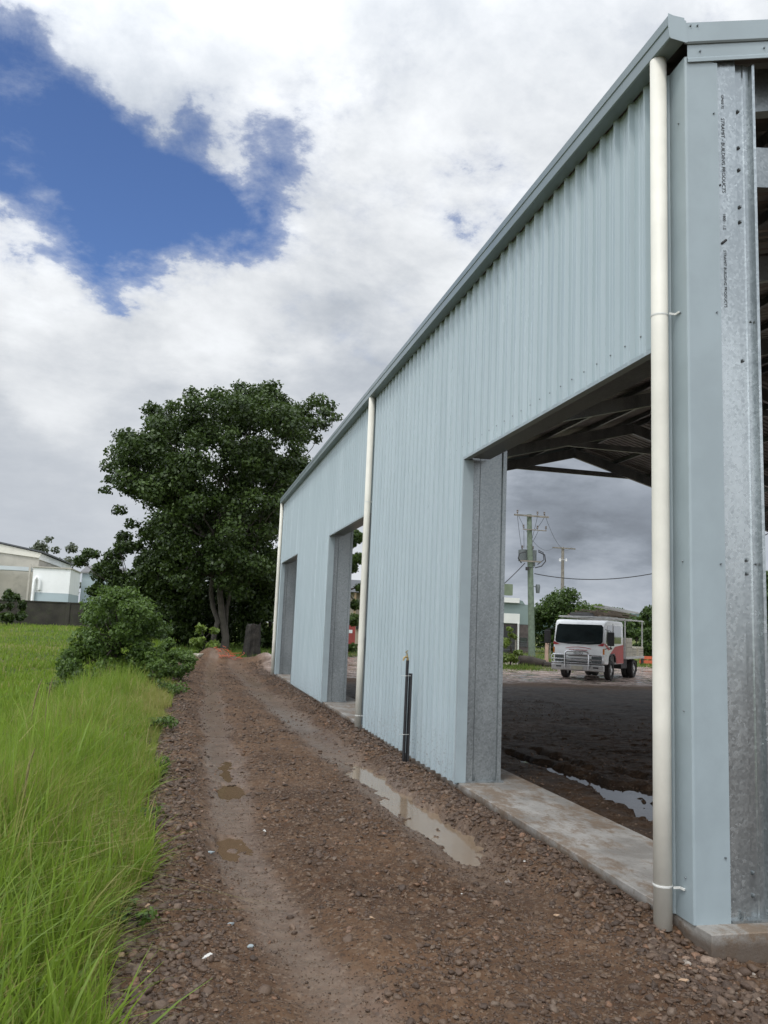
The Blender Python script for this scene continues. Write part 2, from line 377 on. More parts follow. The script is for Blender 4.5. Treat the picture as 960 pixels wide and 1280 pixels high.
def m_stone():
    m, n, b = new_mat('gravel_stone'); v = n.attr('var'); P = geo_pos(n)
    r = n.node('ShaderNodeValToRGB'); e = r.color_ramp.elements
    cols = [(0, (.042, .025, .015)), (.35, (.076, .045, .027)), (.62, (.108, .068, .042)), (.80, (.145, .105, .074)), (.90, (.19, .095, .048)), (.97, (.30, .25, .20)), (1.0, (.42, .38, .33))]
    e[0].position, e[0].color = cols[0][0], (*cols[0][1], 1); e[1].position, e[1].color = 1.0, (*cols[-1][1], 1)
    for p, q in cols[1:-1]: k = e.new(p); k.color = (*q, 1)
    n.put(r.inputs[0], v)
    c = n.mix(n.mul(n.smooth(n.noise(P, 40, 5, .7), .4, .65), .7), r.outputs[0], (.075, .046, .030))
    n.put(b.inputs['Base Color'], c); b.inputs['Roughness'].default_value = .6
    n.put(b.inputs['Normal'], n.bump(n.noise(P, 120, 4, .7), .004))
    return m
def m_water(name, col, rough=.02):
    m, n, b = new_mat(name); P = geo_pos(n)
    n.put(b.inputs['Base Color'], n.mix(n.noise(P, 3, 4), [c*.85 for c in col], [c*1.15 for c in col]))
    b.inputs['Roughness'].default_value = rough; b.inputs['IOR'].default_value = 1.33; b.inputs['Specular IOR Level'].default_value = .8
    n.put(b.inputs['Normal'], n.bump(n.noise(P, 8, 3), .0012))
    return m
MT = dict(
    sheet=m_sheet(), gutter=plain('gutter_paint', (.185, .225, .24), .34, 0, .06, 2.5), galv=m_galv(), galvbright=m_galv('bright_galvanised_steel', .08, 1.45), concrete=m_concrete(), ground=m_ground(), stone=m_stone(),  # galvbright: lighter, glossier copy of galv for the corner column
    flash=plain('blue_grey_flashing', (.29, .345, .365), .36, 0, .06, 2.5),
    roof=plain('zincalume_roof', (.17, .165, .155), .5, .4, .2, 3),
    pvc=plain('cream_pvc', (.68, .655, .575), .5, 0, .06, 3, dirt=((.40, .36, .30), .10)),
    strap=plain('white_strap', (.66, .66, .62), .4, 0, .05, 8),
    screw=plain('screw_head', (.16, .18, .19), .4, .5, .2, 30),
    black=plain('black_steel', (.015, .015, .017), .45, 0, .3, 12, dirt=((.12, .09, .07), .25)),
    brass=plain('weathered_brass', (.38, .28, .13), .4, .8, .25, 30),
    ink=plain('black_ink', (.02, .02, .022), .7, 0, .1, 50),
    pud=m_water('muddy_water', (.130, .085, .052), .06), pudlong=m_water('pale_muddy_water', (.21, .155, .105), .09), pudi=m_water('clear_shallow_water', (.035, .026, .02)),
    white=plain('white_truck_paint', (.86, .87, .86), .3, 0, .06, 3, coat=.5, dirt=((.45, .40, .35), .12)),
    red=plain('red_truck_decal', (.42, .03, .035), .35, 0, .15, 5), alloy=plain('dull_alloy', (.55, .55, .54), .4, .6, .12, 8, dirt=((.25, .2, .16), .4)),
    glass=plain('dark_windscreen', (.014, .020, .021), .07, 0, .3, 2, coat=1.0), tyre=plain('tyre_rubber', (.022, .021, .02), .8, 0, .3, 9, dirt=((.16, .12, .09), .5)),
    dark=plain('dark_chassis', (.02, .02, .02), .6, 0, .3, 9, dirt=((.10, .08, .06), .4)), chrome=plain('steel_tube', (.55, .56, .57), .22, .95, .08, 9),
    lamp=plain('lamp_glass', (.16, .17, .17), .1, .3, .3, 14, coat=1.0), amber=plain('amber_lens', (.55, .18, .02), .25, 0, .1, 9),
    cream=plain('cream_box_paint', (.42, .39, .31), .5, 0, .12, 5, dirt=((.2, .16, .12), .4)), timberdark=plain('weathered_load', (.13, .10, .07), .7, 0, .4, 7), timber=plain('pale_timber', (.34, .25, .15), .7, 0, .25, 7),
    pole_green=plain('treated_pole_timber', (.13, .165, .12), .8, 0, .22, 4, .01, 30), pole_grey=plain('weathered_pole_timber', (.20, .18, .15), .8, 0, .22, 4, .01, 30),
    insul=plain('insulator_glaze', (.12, .10, .09), .25, 0, .2, 30), grey_box=plain('grey_tank_paint', (.12, .135, .135), .5, .2, .1, 5),
    cable=plain('black_cable', (.02, .02, .022), .6), wallcream=plain('cream_render', (.66, .63, .55), .75, 0, .08, .3, dirt=((.30, .28, .24), .4)),
    wallwhite=plain('white_wall_sheet', (.80, .81, .79), .6, 0, .05, .4, dirt=((.40, .40, .38), .3)), wallblue=plain('pale_blue_grey_sheet', (.36, .43, .45), .6, 0, .07, .4),
    wallgrey=plain('beige_grey_render', (.42, .395, .34), .8, 0, .14, .35, dirt=((.20, .19, .16), .5)), awning=plain('light_awning_sheet', (.48, .52, .53), .5, 0, .05, .6),
    roofdark=plain('charcoal_roofing', (.07, .075, .08), .6, 0, .15, .8), block=plain('mossy_block', (.032, .029, .022), .9, 0, .35, .9, .03, 4, dirt=((.045, .06, .02), .8)),
    shedgrey=plain('grey_green_cladding', (.17, .22, .21), .6, 0, .08, .5), brickdark=plain('dark_brick', (.075, .06, .055), .85, 0, .3, 2.2),
    door=plain('white_roller_door', (.66, .66, .62), .5, 0, .05, 1), bark_pale=plain('pale_bark', (.062, .054, .043), .85, 0, .35, 3, .03, 12),
    bark=plain('dark_bark', (.035, .028, .022), .9, 0, .35, 3, .03, 12), orange=plain('orange_plastic_mesh', (.48, .10, .04), .6, 0, .15, 9),
    terracotta=plain('dusty_red_paint', (.33, .06, .05), .6, 0, .2, 4), hillm=plain('forest_hill', (.035, .06, .05), .9, 0, .35, .02, 1, .08),
    pinkpost=plain('weathered_pink_timber', (.36, .25, .19), .8, 0, .2, 5), greenbox=plain('green_sign_paint', (.15, .19, .12), .6, 0, .1, 4),
    stumpbark=plain('old_stump_bark', (.018, .015, .012), .95, 0, .5, 5, .05, 8),
    stalk=plain('grass_stalk', (.17, .15, .055), .7, 0, .3, 30),
    pale=plain('pale_quartz', (.60, .58, .54), .6, 0, .1, 40), tan=plain('tan_stone', (.36, .24, .15), .7, 0, .15, 40), slate=plain('blue_slate_stone', (.26, .30, .31), .55, 0, .15, 40),
)

# ------------------------------------------------------------------ ground
def axis(parts):
    out = [parts[0][0]]
    for a, b, s0, s1 in parts:
        x = a
        while x < b-1e-6:
            t = (x-a)/(b-a); x = min(b, x+s0+(s1-s0)*t); out.append(x)
    return np.array(out)
xs = axis([(-2500, -200, 400, 120), (-200, -30, 40, 3), (-30, -6, 1.5, .3), (-6, -3.3, .2, .035), (-3.3, .12, .018, .018), (.12, 3.2, .035, .05), (3.2, 22, .1, .25), (22, 80, .5, 4), (80, 2500, 20, 500)])
ys = axis([(-400, -20, 100, 8), (-20, 2.4, 2, .2), (2.4, 12, .014, .040), (12, 36, .040, .22), (36, 120, .5, 4), (120, 3000, 10, 500)])
X, Y = np.meshgrid(xs, ys); Z = H(X, Y)
Z = Z-np.where((X > -.001) & (X < .8) & (Y > 4.2) & (Y < 25.6), .06, 0)         # soil lies below the footing's top
nx, ny = len(xs), len(ys)
idx = np.arange(nx*ny).reshape(ny, nx)
Fq = np.stack([idx[:-1, :-1], idx[:-1, 1:], idx[1:, 1:], idx[1:, :-1]], -1).reshape(-1, 4)
e = fbm(X*1.4, Y*1.4, 4, 91)-.5
green = np.maximum(sm(-X+e*.5, 3.0, 3.5), sm(Y+e*3, 33, 36)*sm(-X+e*2, -1.5, -.5))
yardm = np.maximum(sm(Y+e*2.2, 24.5, 26.5)*sm(X, -.3, .5), sm(X+e, 19.5, 21.5)*sm(Y, -30, 0))
farg = sm(Y+e*6+.12*(X-20), 41, 44)*sm(X, -5, -1)
green = np.maximum(green, farg); green = np.maximum(green, sm(X, 45, 60))
d1, d2 = rutd(X, Y)
wob_ = fbm(X*2.2, Y*1.1, 4, 55)
wet = np.clip(np.maximum(1.15*np.exp(-(d1/(.06+.27*wob_))**4), .85*np.exp(-(d2/(.10+.36*wob_))**4)*sm(Y+2*wob_, 5.2, 6.4))*(.45+1.1*wob_), 0, 1)*(1-sm(Y, 31, 34))*(X < 0)
for a_, b_, c_, d_, _ in PUD: wet = np.maximum(wet, .8*np.exp(-(((X-a_)/(c_*1.9))**2+((Y-b_)/(d_*1.35))**2)**2))
inner_shade = sm(X, .4, .9)*(1-sm(X+e*2, 18.5, 20))*(1-sm(Y+e*1.6, 22.5, 24.5))*sm(Y, 1, 5)
wet = np.maximum(wet, .35*inner_shade)
V = np.stack([X, Y, Z], -1).reshape(-1, 3)
g = np_mesh('ground', V, Fq, MT['ground'], dict(green=green.ravel(), yard=(yardm*(1-green)).ravel(), wet=wet.ravel(), inner_shade=inner_shade.ravel()), smooth=True)
tag(g, 'brown muddy soil track, dark shed floor, gravel yard and green paddock', 'ground', kind='structure')

def puddle(name, cells, z, mat, label, group, dens=.035, reach=1.75):
    """water sheet whose outline follows the dips it lies in"""
    P0 = np.array(cells); x0, x1 = (P0[:, 0]-P0[:, 2]*1.8).min(), (P0[:, 0]+P0[:, 2]*1.8).max(); y0, y1 = (P0[:, 1]-P0[:, 3]*1.8).min(), (P0[:, 1]+P0[:, 3]*1.8).max()
    gx = np.arange(x0, x1, dens); gy = np.arange(y0, y1, dens)
    mb = MB(); ids = {}
    XX, YY = np.meshgrid(gx, gy, indexing='ij'); inside = np.zeros(XX.shape, bool)
    for px, py, rx, ry, dp in cells: inside |= (((XX+dens/2-px)/rx)**2+((YY+dens/2-py)/ry)**2) < reach**2
    for i, j in zip(*np.nonzero(inside)):
        q = []
        for a, b in ((0, 0), (1, 0), (1, 1), (0, 1)):
            k = (i+a, j+b)
            if k not in ids: ids[k] = len(mb.v); mb.v.append((x0+k[0]*dens, y0+k[1]*dens, z))
            q.append(ids[k])
        mb.f.append(tuple(q))
    o = mb.build(name, mat); tag(o, label, 'puddle', group, 'structure'); return o
puddle('puddle', PUD[:5], -.040, MT['pudlong'], 'long muddy brown puddle beside the shed wall and black standpipe', 'puddles in the wheel tracks')
puddle('puddle', PUD[5:6], -.040, MT['pud'], 'small grey puddle near the concrete strip of the nearest opening', 'puddles in the wheel tracks')
puddle('puddle', PUD[6:7], -.042, MT['pud'], 'farthest brown puddle in the left wheel rut', 'puddles in the wheel tracks')
puddle('puddle', PUD[7:8], -.042, MT['pud'], 'middle small brown puddle in the left wheel rut', 'puddles in the wheel tracks')
puddle('puddle', PUD[8:9], -.042, MT['pud'], 'nearest shallow puddle in the left wheel rut', 'puddles in the wheel tracks')
puddle('puddle', PUDI, -.052, MT['pudi'], 'broken streaks of shining water on the dark shed floor', None)

# ------------------------------------------------------------------ loose stones (uncountable) and the pale stones one can point to
def ico(sub):
    import bmesh
    bm = bmesh.new(); bmesh.ops.create_icosphere(bm, subdivisions=sub, radius=1); bm.verts.ensure_lookup_table()
    v = np.array([q.co[:] for q in bm.verts]); f = np.array([[q.index for q in p.verts] for p in bm.faces]); bm.free(); return v, f
def rock_proto(sub, seed, ang=.35):
    v, f = ico(sub); r = np.random.default_rng(seed)
    for _ in range(11):                                   # chop facets off
        d = r.normal(size=3); d /= np.linalg.norm(d); k = r.uniform(.42, .82); t = v@d; v = v-np.outer(np.maximum(0, t-k), d)
    v = v*(1+r.normal(size=(len(v), 1))*.05)
    return v*np.array([1, r.uniform(.65, 1), r.uniform(.5, .8)]), f
def scatter(name, pts, sizes, sub, seed, mat, label, cat, sink=.25, var=None):
    protos = [rock_proto(sub, seed+i) for i in range(8)]; r = np.random.default_rng(seed)
    VV = []; FF = []; AA = []; off = 0
    which = r.integers(0, 8, len(pts)); var = r.random(len(pts)) if var is None else var
    for k in range(8):
        sel = np.nonzero(which == k)[0]
        if not len(sel): continue
        v, f = protos[k]; m = len(sel)
        a = r.random(m)*6.283; t = r.normal(size=m)*.35
        ca, sa, ct, st = np.cos(a), np.sin(a), np.cos(t), np.sin(t)
        Rm = np.stack([np.stack([ca, -sa*ct, sa*st], -1), np.stack([sa, ca*ct, -ca*st], -1), np.stack([0*a, st, ct], -1)], 1)
        w_ = np.einsum('mij,vj->mvi', Rm, v)*sizes[sel][:, None, None]+pts[sel][:, None, :]+np.array([0, 0, 1])*(sizes[sel]*(.5-sink))[:, None, None]*.8
        VV.append(w_.reshape(-1, 3)); FF.append((f[None]+(np.arange(m)*len(v))[:, None, None]+off).reshape(-1, 3)); AA.append(np.repeat(var[sel], len(v))); off += m*len(v)
    o = np_mesh(name, np.concatenate(VV), np.concatenate(FF), mat, dict(var=np.concatenate(AA)))
    tag(o, label, cat, kind='stuff'); return o
def rockfield():
    N = 85000
    # more stones per square metre close by
    y = 2.6*np.exp(rng.random(N)*math.log(30/2.6)); x = rng.uniform(-3.35, .02, N)
    d1, d2 = rutd(x, y)
    dens = .15+.32*sm(fbm(x*2.2, y*2.2, 3, 73), .45, .6)+.95*sm(-x, 2.45, 2.8)+1.2*sm(x, -.62, -.35)*(1 if True else 0)+.35*sm(fbm(x*1.6, y*1.6, 3, 71), .5, .7)
    dens = dens*(1-.82*np.exp(-(d1/.20)**4))*(1-.85*np.exp(-(d2/.26)**4)*sm(y, 5, 6.5))
    keep = (rng.random(N) < dens) & (~((x > -.02) & (y > 4.15)))
    x, y = x[keep], y[keep]
    s = np.exp(rng.normal(math.log(.0066), .58, len(x)))*(1+y*.04)
    big = sm(-x, 2.5, 2.9)+sm(x, -.55, -.3); s = s*(1+.6*big)
    s = np.clip(s, .003, .038)
    z = H(x, y)
    return x, y, z, s
x, y, z, s = rockfield()
v_ = rng.random(len(x))**1.25*.93
near = (s > .014) & (y < 14)
scatter('gravel', np.stack([x, y, z], -1)[~near], s[~near], 1, 100, MT['stone'], 'loose brown gravel and crumbs of soil strewn over the track', 'gravel', var=v_[~near])
scatter('clods', np.stack([x, y, z], -1)[near], s[near], 2, 200, MT['stone'], 'larger stones and clods banked along the shed and grass edges', 'stones', sink=.3, var=v_[near])
# fine crumbs just before the camera
N = 52000; yy = 2.6*np.exp(rng.random(N)*math.log(9/2.6)); xx = rng.uniform(-3.2, .3, N); d1, d2 = rutd(xx, yy)
k = rng.random(N) < 1-.5*np.exp(-(d1/.2)**4); xx, yy = xx[k], yy[k]; k = ~((xx > -.02) & (yy > 4.1)); xx, yy = xx[k], yy[k]
scatter('grit', np.stack([xx, yy, H(xx, yy)], -1), np.exp(rng.normal(math.log(.0042), .35, len(xx))), 1, 300, MT['stone'], 'fine grit over the near part of the track', 'grit', var=rng.random(len(xx))*.9)
# rubble at the corner footing
N = 900; xx = rng.uniform(-.45, 1.3, N); yy = rng.uniform(3.2, 4.15, N)
scatter('rubble', np.stack([xx, yy, H(xx, yy)], -1), np.clip(np.exp(rng.normal(math.log(.016), .5, N)), .006, .05), 2, 400, MT['stone'], 'broken stones heaped round the shed corner footing', 'rubble', sink=.3, var=rng.random(N)**.8)
N = 5000; yy = 5+rng.random(N)*14; xx = .85+rng.random(N)*5
scatter('floor_crumbs', np.stack([xx, yy, H(xx, yy)], -1), np.exp(rng.normal(math.log(.012), .4, N)), 1, 500, MT['stone'], 'crumbs of dark soil on the floor inside the shed', 'crumbs', var=rng.random(N)*.7)

def ground_at(u, v, z=0.0):
    D = ray(u, v); t = (z-CZ)/D[2]; return CAMP[0]+D[0]*t, CAMP[1]+D[1]*t
def stone(u, v, size, mat, label, flat=.5):
    x, y = ground_at(u, v); z = h1(x, y); vv, f = rock_proto(2, int(u*7+v)); vv = vv*np.array([size, size*.7, size*flat])
    a = (u*13+v*7) % 6.28; c_, s_ = math.cos(a), math.sin(a)
    mb = MB(); mb.add([(p[0]*c_-p[1]*s_, p[0]*s_+p[1]*c_, p[2]) for p in vv], [tuple(q) for q in f])
    o = mb.build('stone', MT[mat], smooth=False); o.location = (x, y, z+size*flat*.35); tag(o, label, 'stone', 'stones lying loose on the track')
for q in [(331, 1039, .030, 'pale', 'small bright white stone chip in the left wheel rut'),
          (263, 1070, .038, 'slate', 'flat bluish grey stone left of the rut puddles'),
          (287, 1160, .030, 'slate', 'lower of two blue grey stones on the left gravel'),
          (314, 1187, .026, 'slate', 'small oval blue grey stone nearest the camera on the left'),
          (258, 1213, .042, 'pale', 'long cream stone chip at the lower left of the track'),
          (465, 1158, .024, 'tan', 'rounded tan stone in the middle of the track'),
          (577, 1123, .012, 'pale', 'tiny white chip right of the track centre'),
          (856, 1230, .034, 'tan', 'orange tan stone below the shed corner'),
          (655, 1083, .016, 'pale', 'white pebble just above the small puddle'),
          (697, 1143, .032, 'tan', 'pale tan stone on the bank below the concrete strip'),
          (731, 1113, .036, 'tan', 'orange stone on the bank near the white downpipe foot'),
          (184, 1146, .040, 'tan', 'cream leaf-shaped stone at the grass edge'),
          (152, 1198, .032, 'tan', 'orange brown stone at the lower grass edge'),
          (186, 1228, .028, 'tan', 'round tan stone near the lower left corner')]:
    stone(*q)

# ------------------------------------------------------------------ the shed
WB, Y0, Y1 = 19.4, 4.17, 25.55
TP = math.tan(R_(15)); EAVE = 5.33
shed = empty('steel_shed', (0, Y0, 0), 0, 'large unfinished blue grey steel shed with three doorways and open ends beside the track', 'shed')
DOORS = [(4.50, 8.15), (12.86, 16.53), (21.5, 25.10)]; HEAD = 3.40; SBOT = .062; STOP = 5.30
FR = [4.30, 8.43, 12.72, 16.80, 21.25, 25.35]
def rib_profile(y0, y1):
    """trapezoid ribs at 200 mm, two faint swages in each pan; outside is -x"""
    pts = []; k0 = math.floor((y0-4.6)/.2)-1; k = k0
    xb = -.008
    while 4.594+k*.2 < y1+.4:
        c_ = 4.594+k*.2+.1
        c_ -= .1; pts += [(c_-.025, xb), (c_-.011, xb-.033), (c_+.011, xb-.033), (c_+.025, xb)]+([(c_+.0265, xb-.003), (c_+.029, xb-.003), (c_+.0295, xb)] if k % 4 == 0 else [])+[(c_+.072, xb), (c_+.077, xb-.0035), (c_+.083, xb-.0035), (c_+.088, xb), (c_+.112, xb), (c_+.117, xb-.0035), (c_+.123, xb-.0035), (c_+.128, xb)]
        k += 1
    out = []
    for i, (a, b) in enumerate(pts):
        if a >= y0 and a <= y1: out.append((a, b))
    def interp(q):
        for (a, b), (c2, d2_) in zip(pts, pts[1:]):
            if a <= q <= c2: return b+(d2_-b)*(q-a)/(c2-a)
        return xb
    return [(y0, interp(y0))]+out+[(y1, interp(y1))]
def screw(mb, x, y, z, r=.0065):
    mb.add([(x, y+r*math.cos(t), z+r*math.sin(t)) for t in [i*math.pi/3 for i in range(6)]]+[(x-.005, y+.6*r*math.cos(t), z+.6*r*math.sin(t)) for t in [i*math.pi/3 for i in range(6)]],
           [(i, (i+1) % 6, 6+(i+1) % 6, 6+i) for i in range(6)]+[tuple(range(6, 12))])
def sheets(y0, y1, z0, z1, name='wall_sheeting'):
    pr = rib_profile(y0, y1); mb = MB()
    mb.sheet([(b, a, z0) for a, b in pr], (0, 0, z1-z0)); sc_ = MB(); k = 0
    while 4.694+k*.2 < 25.3:
        yk = 4.694+k*.2; k += 1
        if y0+.02 < yk < y1-.02:
            screw(sc_, -.0095, yk, 3.565, .0075)
            for zz in ((.16, 1.95) if z0 < 1 else ()): screw(sc_, -.0095, yk, zz, .005)
    return mb.build(name, MT['sheet'], shed, extra=(sc_, MT['screw']))
for a, b in ((8.15, 12.66), (16.53, 21.5)): sheets(a+.012, b-.012, SBOT, STOP)
for a, b in ((4.44, 8.162), (12.648, 16.542), (21.488, 25.40)): sheets(a, b, HEAD, STOP)
# footing strip: one part per wall side
def footing(x0, x1, y0, y1, z1=.076):
    mb = MB(); mb.box(x0, x1, y0, y1, -.35, z1); return mb.build('footing', MT['concrete'], shed, bevel=.008)
footing(0.0, .80, Y0-.14, Y1+.1); footing(WB-.8, WB, Y0-.14, Y1+.1)
# columns: lipped C with stiffened web; web faces -y at the given y
def column(xa, xb, y, z1, d=.13, flip=1):
    x = lambda t: xa+(xb-xa)*t
    if y < 5 and xa < 1: pr = [(x(0), y+d), (x(0), y), (x(.50), y), (x(.545), y+.034), (x(.74), y+.034), (x(.765), y+.026), (x(.79), y+.034), (x(.92), y+.034), (x(.945), y+.004), (x(1), y+.002), (x(1), y+d), (x(.9), y+d)]
    else: pr = [(x(0), y+d*flip), (x(0), y), (x(.22), y), (x(.25), y+.010*flip), (x(.88), y+.010*flip), (x(.90), y-.012*flip), (x(1), y-.014*flip), (x(1), y+d*flip), (x(.9), y+d*flip)]
    mb = MB(); mb.sheet([(a, b, .078) for a, b in pr], (0, 0, z1-.078))
    c_ = mb.build('column', MT['galvbright' if y < 5 and xa < 1 else 'galv'], shed, solid=.003)
    if y < 5 and xa < 1:
        for zz in (.20, .32, 2.0, 2.08, 3.3, 4.2, 4.3, 4.55, 4.70, 4.95):
            bb = MB(); bb.tube([(x(.63), y+.034, zz), (x(.63), y+.024, zz), (x(.63), y+.014, zz)], [.012, .012, .007], 8); bb.build('bolt', MT['galv'], c_)
        for zz in (3.56, 2.06):
            bb = MB(); bb.tube([(x(.865), y+.034, zz), (x(.865), y+.022, zz)], .008, 8); bb.build('bolt', MT['galv'], c_)
    bp = MB(); bp.box(min(xa, xb)+.005, max(xa, xb)+.03, y-.03, y+d+.03, .077, .089); bp.build('base_plate', MT['galv'], c_)
    for xx in (x(.3), x(.9)):
        bt = MB(); bt.tube([(xx, y-.02*flip, .089), (xx, y-.02*flip, .100), (xx, y-.02*flip, .1001), (xx, y-.02*flip, .13)], [.017, .017, .009, .009], 6); bt.build('anchor_bolt', MT['galv'], c_)
    return c_
cy = [4.19, 8.20, 12.80, 16.58, 21.38, 25.15]
col0 = None
for i, yy in enumerate(cy):
    top = EAVE-.05
    c_ = column(0.216 if i == 0 else .075, .505 if i == 0 else .46, yy, top, .13 if i else .18, 1)
    if i == 0: col0 = c_
    column(WB-.2, WB-.5, yy, top, .13, 1)
# ink print on the corner column flange
def ink(body, ztop, size=.024):
    mw = Matrix.Translation((.350, .0, 0))
    rot = Matrix(((0, 1, 0, 0), (0, 0, -1, 0), (-1, 0, 0, 0), (0, 0, 0, 1)))     # text x -> -z, text y -> +x, normal -> -y
    mm = Matrix.Translation((.265, 4.1875-Y0, ztop))@rot
    text_part('ink_print', body, size, MT['ink'], col0, mm, .0003, 'LEFT')
ink('GP450 75', 5.02); ink('STRAMIT - BUILDING PRODUCTS', 4.86, .034)
ink('1800 - 1.5', 4.22, .026); ink('STRAMIT BUILDING PRODUCTS', 3.98, .026)
for a, b, r_ in (((.245, 4.1875, 4.02), (.272, 4.1815, 4.045), .008), ((.235, 4.1875, 4.40), (.242, 4.185, 4.405), .006)): mb = MB(); mb.tube([a, b], r_, 8); mb.build('punched_hole', MT['ink'], col0)
# girts (Z sections) along the outer wall and headers over the doors
def cee(mb, a, b, hgt, dep, t=.0, side=1, lip=.018):
    """C section lying along y, web on the x side given by `side`, open to the other"""
    x, z = a[0], a[2]; L = b[1]-a[1]
    pr = [(x+side*dep, z-hgt/2+lip), (x+side*dep, z-hgt/2), (x, z-hgt/2), (x, z+hgt/2), (x+side*dep, z+hgt/2), (x+side*dep, z+hgt/2-lip)]
    mb.sheet([(p, a[1], q) for p, q in pr], (0, L, 0))
for xw, sgn in ((.0, 1),):
    for i in range(5):
        ya, yb = cy[i]+.14, cy[i+1]-.005
        for zz in ((1.35, 2.35, 4.35, 5.12) if i in (1, 3) else (4.35, 5.12)):
            mb = MB(); cee(mb, (.01, ya, zz), (.01, yb, zz), .15, .10); mb.build('girt', MT['galv'], shed, solid=.002)
for a, b in DOORS:
    mb = MB(); mb.sheet([(.03, 0, HEAD+.02), (.03, 0, HEAD+.002), (-.040, 0, HEAD-.004), (-.040, 0, HEAD+.022)], (0, b-a+.06, 0)); mb.v = [(p[0], p[1]+a-.03, p[2]) for p in mb.v]
    mb.build('door_header', MT['flash'], shed, solid=.0015)
    mb = MB(); cee(mb, (.05, a, HEAD+.12), (.05, b, HEAD+.12), .2, .20); mb.build('header_beam', MT['galv'], shed, solid=.002)
    for yj, s_ in ((a, -1), (b, 1)):
        if abs(yj-4.5) < .01: continue
        # J flashing: wraps the sheet edge and lines the reveal
        mb = MB(); mb.sheet([(-.040, yj+s_*.045, SBOT+.018), (-.040, yj, SBOT+.018), (.072, yj, SBOT+.018), (.072, yj+s_*.03, SBOT+.018)], (0, 0, HEAD-.006-SBOT-.018))
        mb.build('jamb_flashing', MT['flash'], shed, solid=.0015)
# corner flashing: long leg on the open end, folded leg on the side wall
zf = 5.09
mb = MB(); flm = MB(); mb.sheet([(-.004, 4.455, .075), (-.030, 4.440, .075), (-.030, 4.365, .075), (-.004, 4.350, .075), (-.012, 4.185, .075), (-.012, 4.172, .075), (.0, 4.165, .075), (.216, 4.165, .075), (.216, 4.18, .075)], (0, 0, zf+.12-.075))
sc_ = MB()
for zz in (.42, 2.04, 3.56, 4.86): sc_.tube([(.185, 4.166, zz), (.185, 4.157, zz)], .006, 6)
for zz in (.3, 1.2, 2.05, 3.56, 4.8): screw(sc_, -.0135, 4.24, zz)
mb.build('corner_flashing', MT['flash'], shed, extra=(sc_, MT['screw']))
# door near-side reveal of opening one (hidden behind the corner) and far ends
mb = MB(); mb.sheet([(-.034, 25.385, SBOT), (-.034, 25.56, SBOT), (.0, 25.56, SBOT), (.30, 25.56, SBOT)], (0, 0, zf-SBOT)); mb.build('corner_flashing', MT['flash'], shed, solid=.002)
mb = MB(); mb.sheet([(b, a, SBOT) for a, b in rib_profile(25.115, 25.38)], (0, 0, HEAD-.004-SBOT)); mb.build('wall_sheeting', MT['sheet'], shed, solid=.0015)
# portal frames: rafters, collar tie, knee braces
def rafterz(x): return EAVE+min(x, WB-x)*TP-.05
def cbar(a, b, h, w): mb = MB(); mb.beam(a, b, w, h); return mb
for i, fy in enumerate([4.44]+[q+.06 for q in cy[1:]]):
    off = .16
    for s_ in (0, 1):
        xa = .1 if s_ == 0 else WB-.1; a = (xa, fy, rafterz(.1)-off); b = (WB/2, fy, rafterz(WB/2)-off)
        mb = MB()
        # lipped C: web + two flanges
        A = Vector(a); B = Vector(b); d = (B-A).normalized(); up = Vector((0, 1, 0)).cross(d) if d.x > 0 else d.cross(Vector((0, 1, 0)))
        up = up if up.z > 0 else -up; yv = Vector((0, 1, 0))
        pr = [A-up*.13+yv*.09, A-up*.15+yv*.09, A-up*.15, A+up*.15, A+up*.15+yv*.09, A+up*.13+yv*.09]
        mb.sheet(pr, B-A); mb.build('rafter', MT['galv'], shed, solid=.003)
        k1 = Vector((.30, fy+.05, 4.15)); k2 = Vector((1.75, fy+.05, rafterz(1.75)-.3))
        if s_: k1.x = WB-k1.x; k2.x = WB-k2.x
        if i > 0: cbar(k1, k2, .15, .07).build('knee_brace', MT['galv'], shed)
    cbar((7.55, fy+.12, 7.10), (WB-7.55, fy+.12, 7.10), .16, .07).build('collar_tie', MT['galv'], shed)
# purlins
NP = 8
for s_ in (0, 1):
    for k in range(NP):
        t = .35+k*(WB/2-.55)/(NP-1); xx = t if s_ == 0 else WB-t; z = rafterz(t)+.045
        mb = MB(); cee(mb, (xx-.03, Y0+.03, z+.0), (xx-.03, Y1-.03, z+.0), .11, .065); mb.build('purlin', MT['galv'], shed, solid=.002)
# roof sheets (two slopes, ribbed) 
for s_ in (0, 1):
    prof = []
    yy = Y0-.02
    while yy < Y1-.17:
        prof += [(yy, 0), (yy+.13, 0), (yy+.147, .026), (yy+.183, .026)]; yy += .2
    z0 = rafterz(0)+.115; zr = rafterz(WB/2)+.115
    x0 = -.04 if s_ == 0 else WB+.04
    mb = MB(); mb.sheet([(x0, a, z0-.01+b) for a, b in prof], (WB/2-x0, 0, zr-z0+.01)); mb.build('roof_sheeting', MT['roof'], shed, solid=.0015)
mb = MB(); zr = rafterz(WB/2)+.175; mb.sheet([(WB/2-.2, Y0-.1, zr-.055), (WB/2, Y0-.1, zr), (WB/2+.2, Y0-.1, zr-.055)], (0, Y1-Y0+.3, 0)); mb.build('ridge_cap', MT['flash'], shed, solid=.0015)
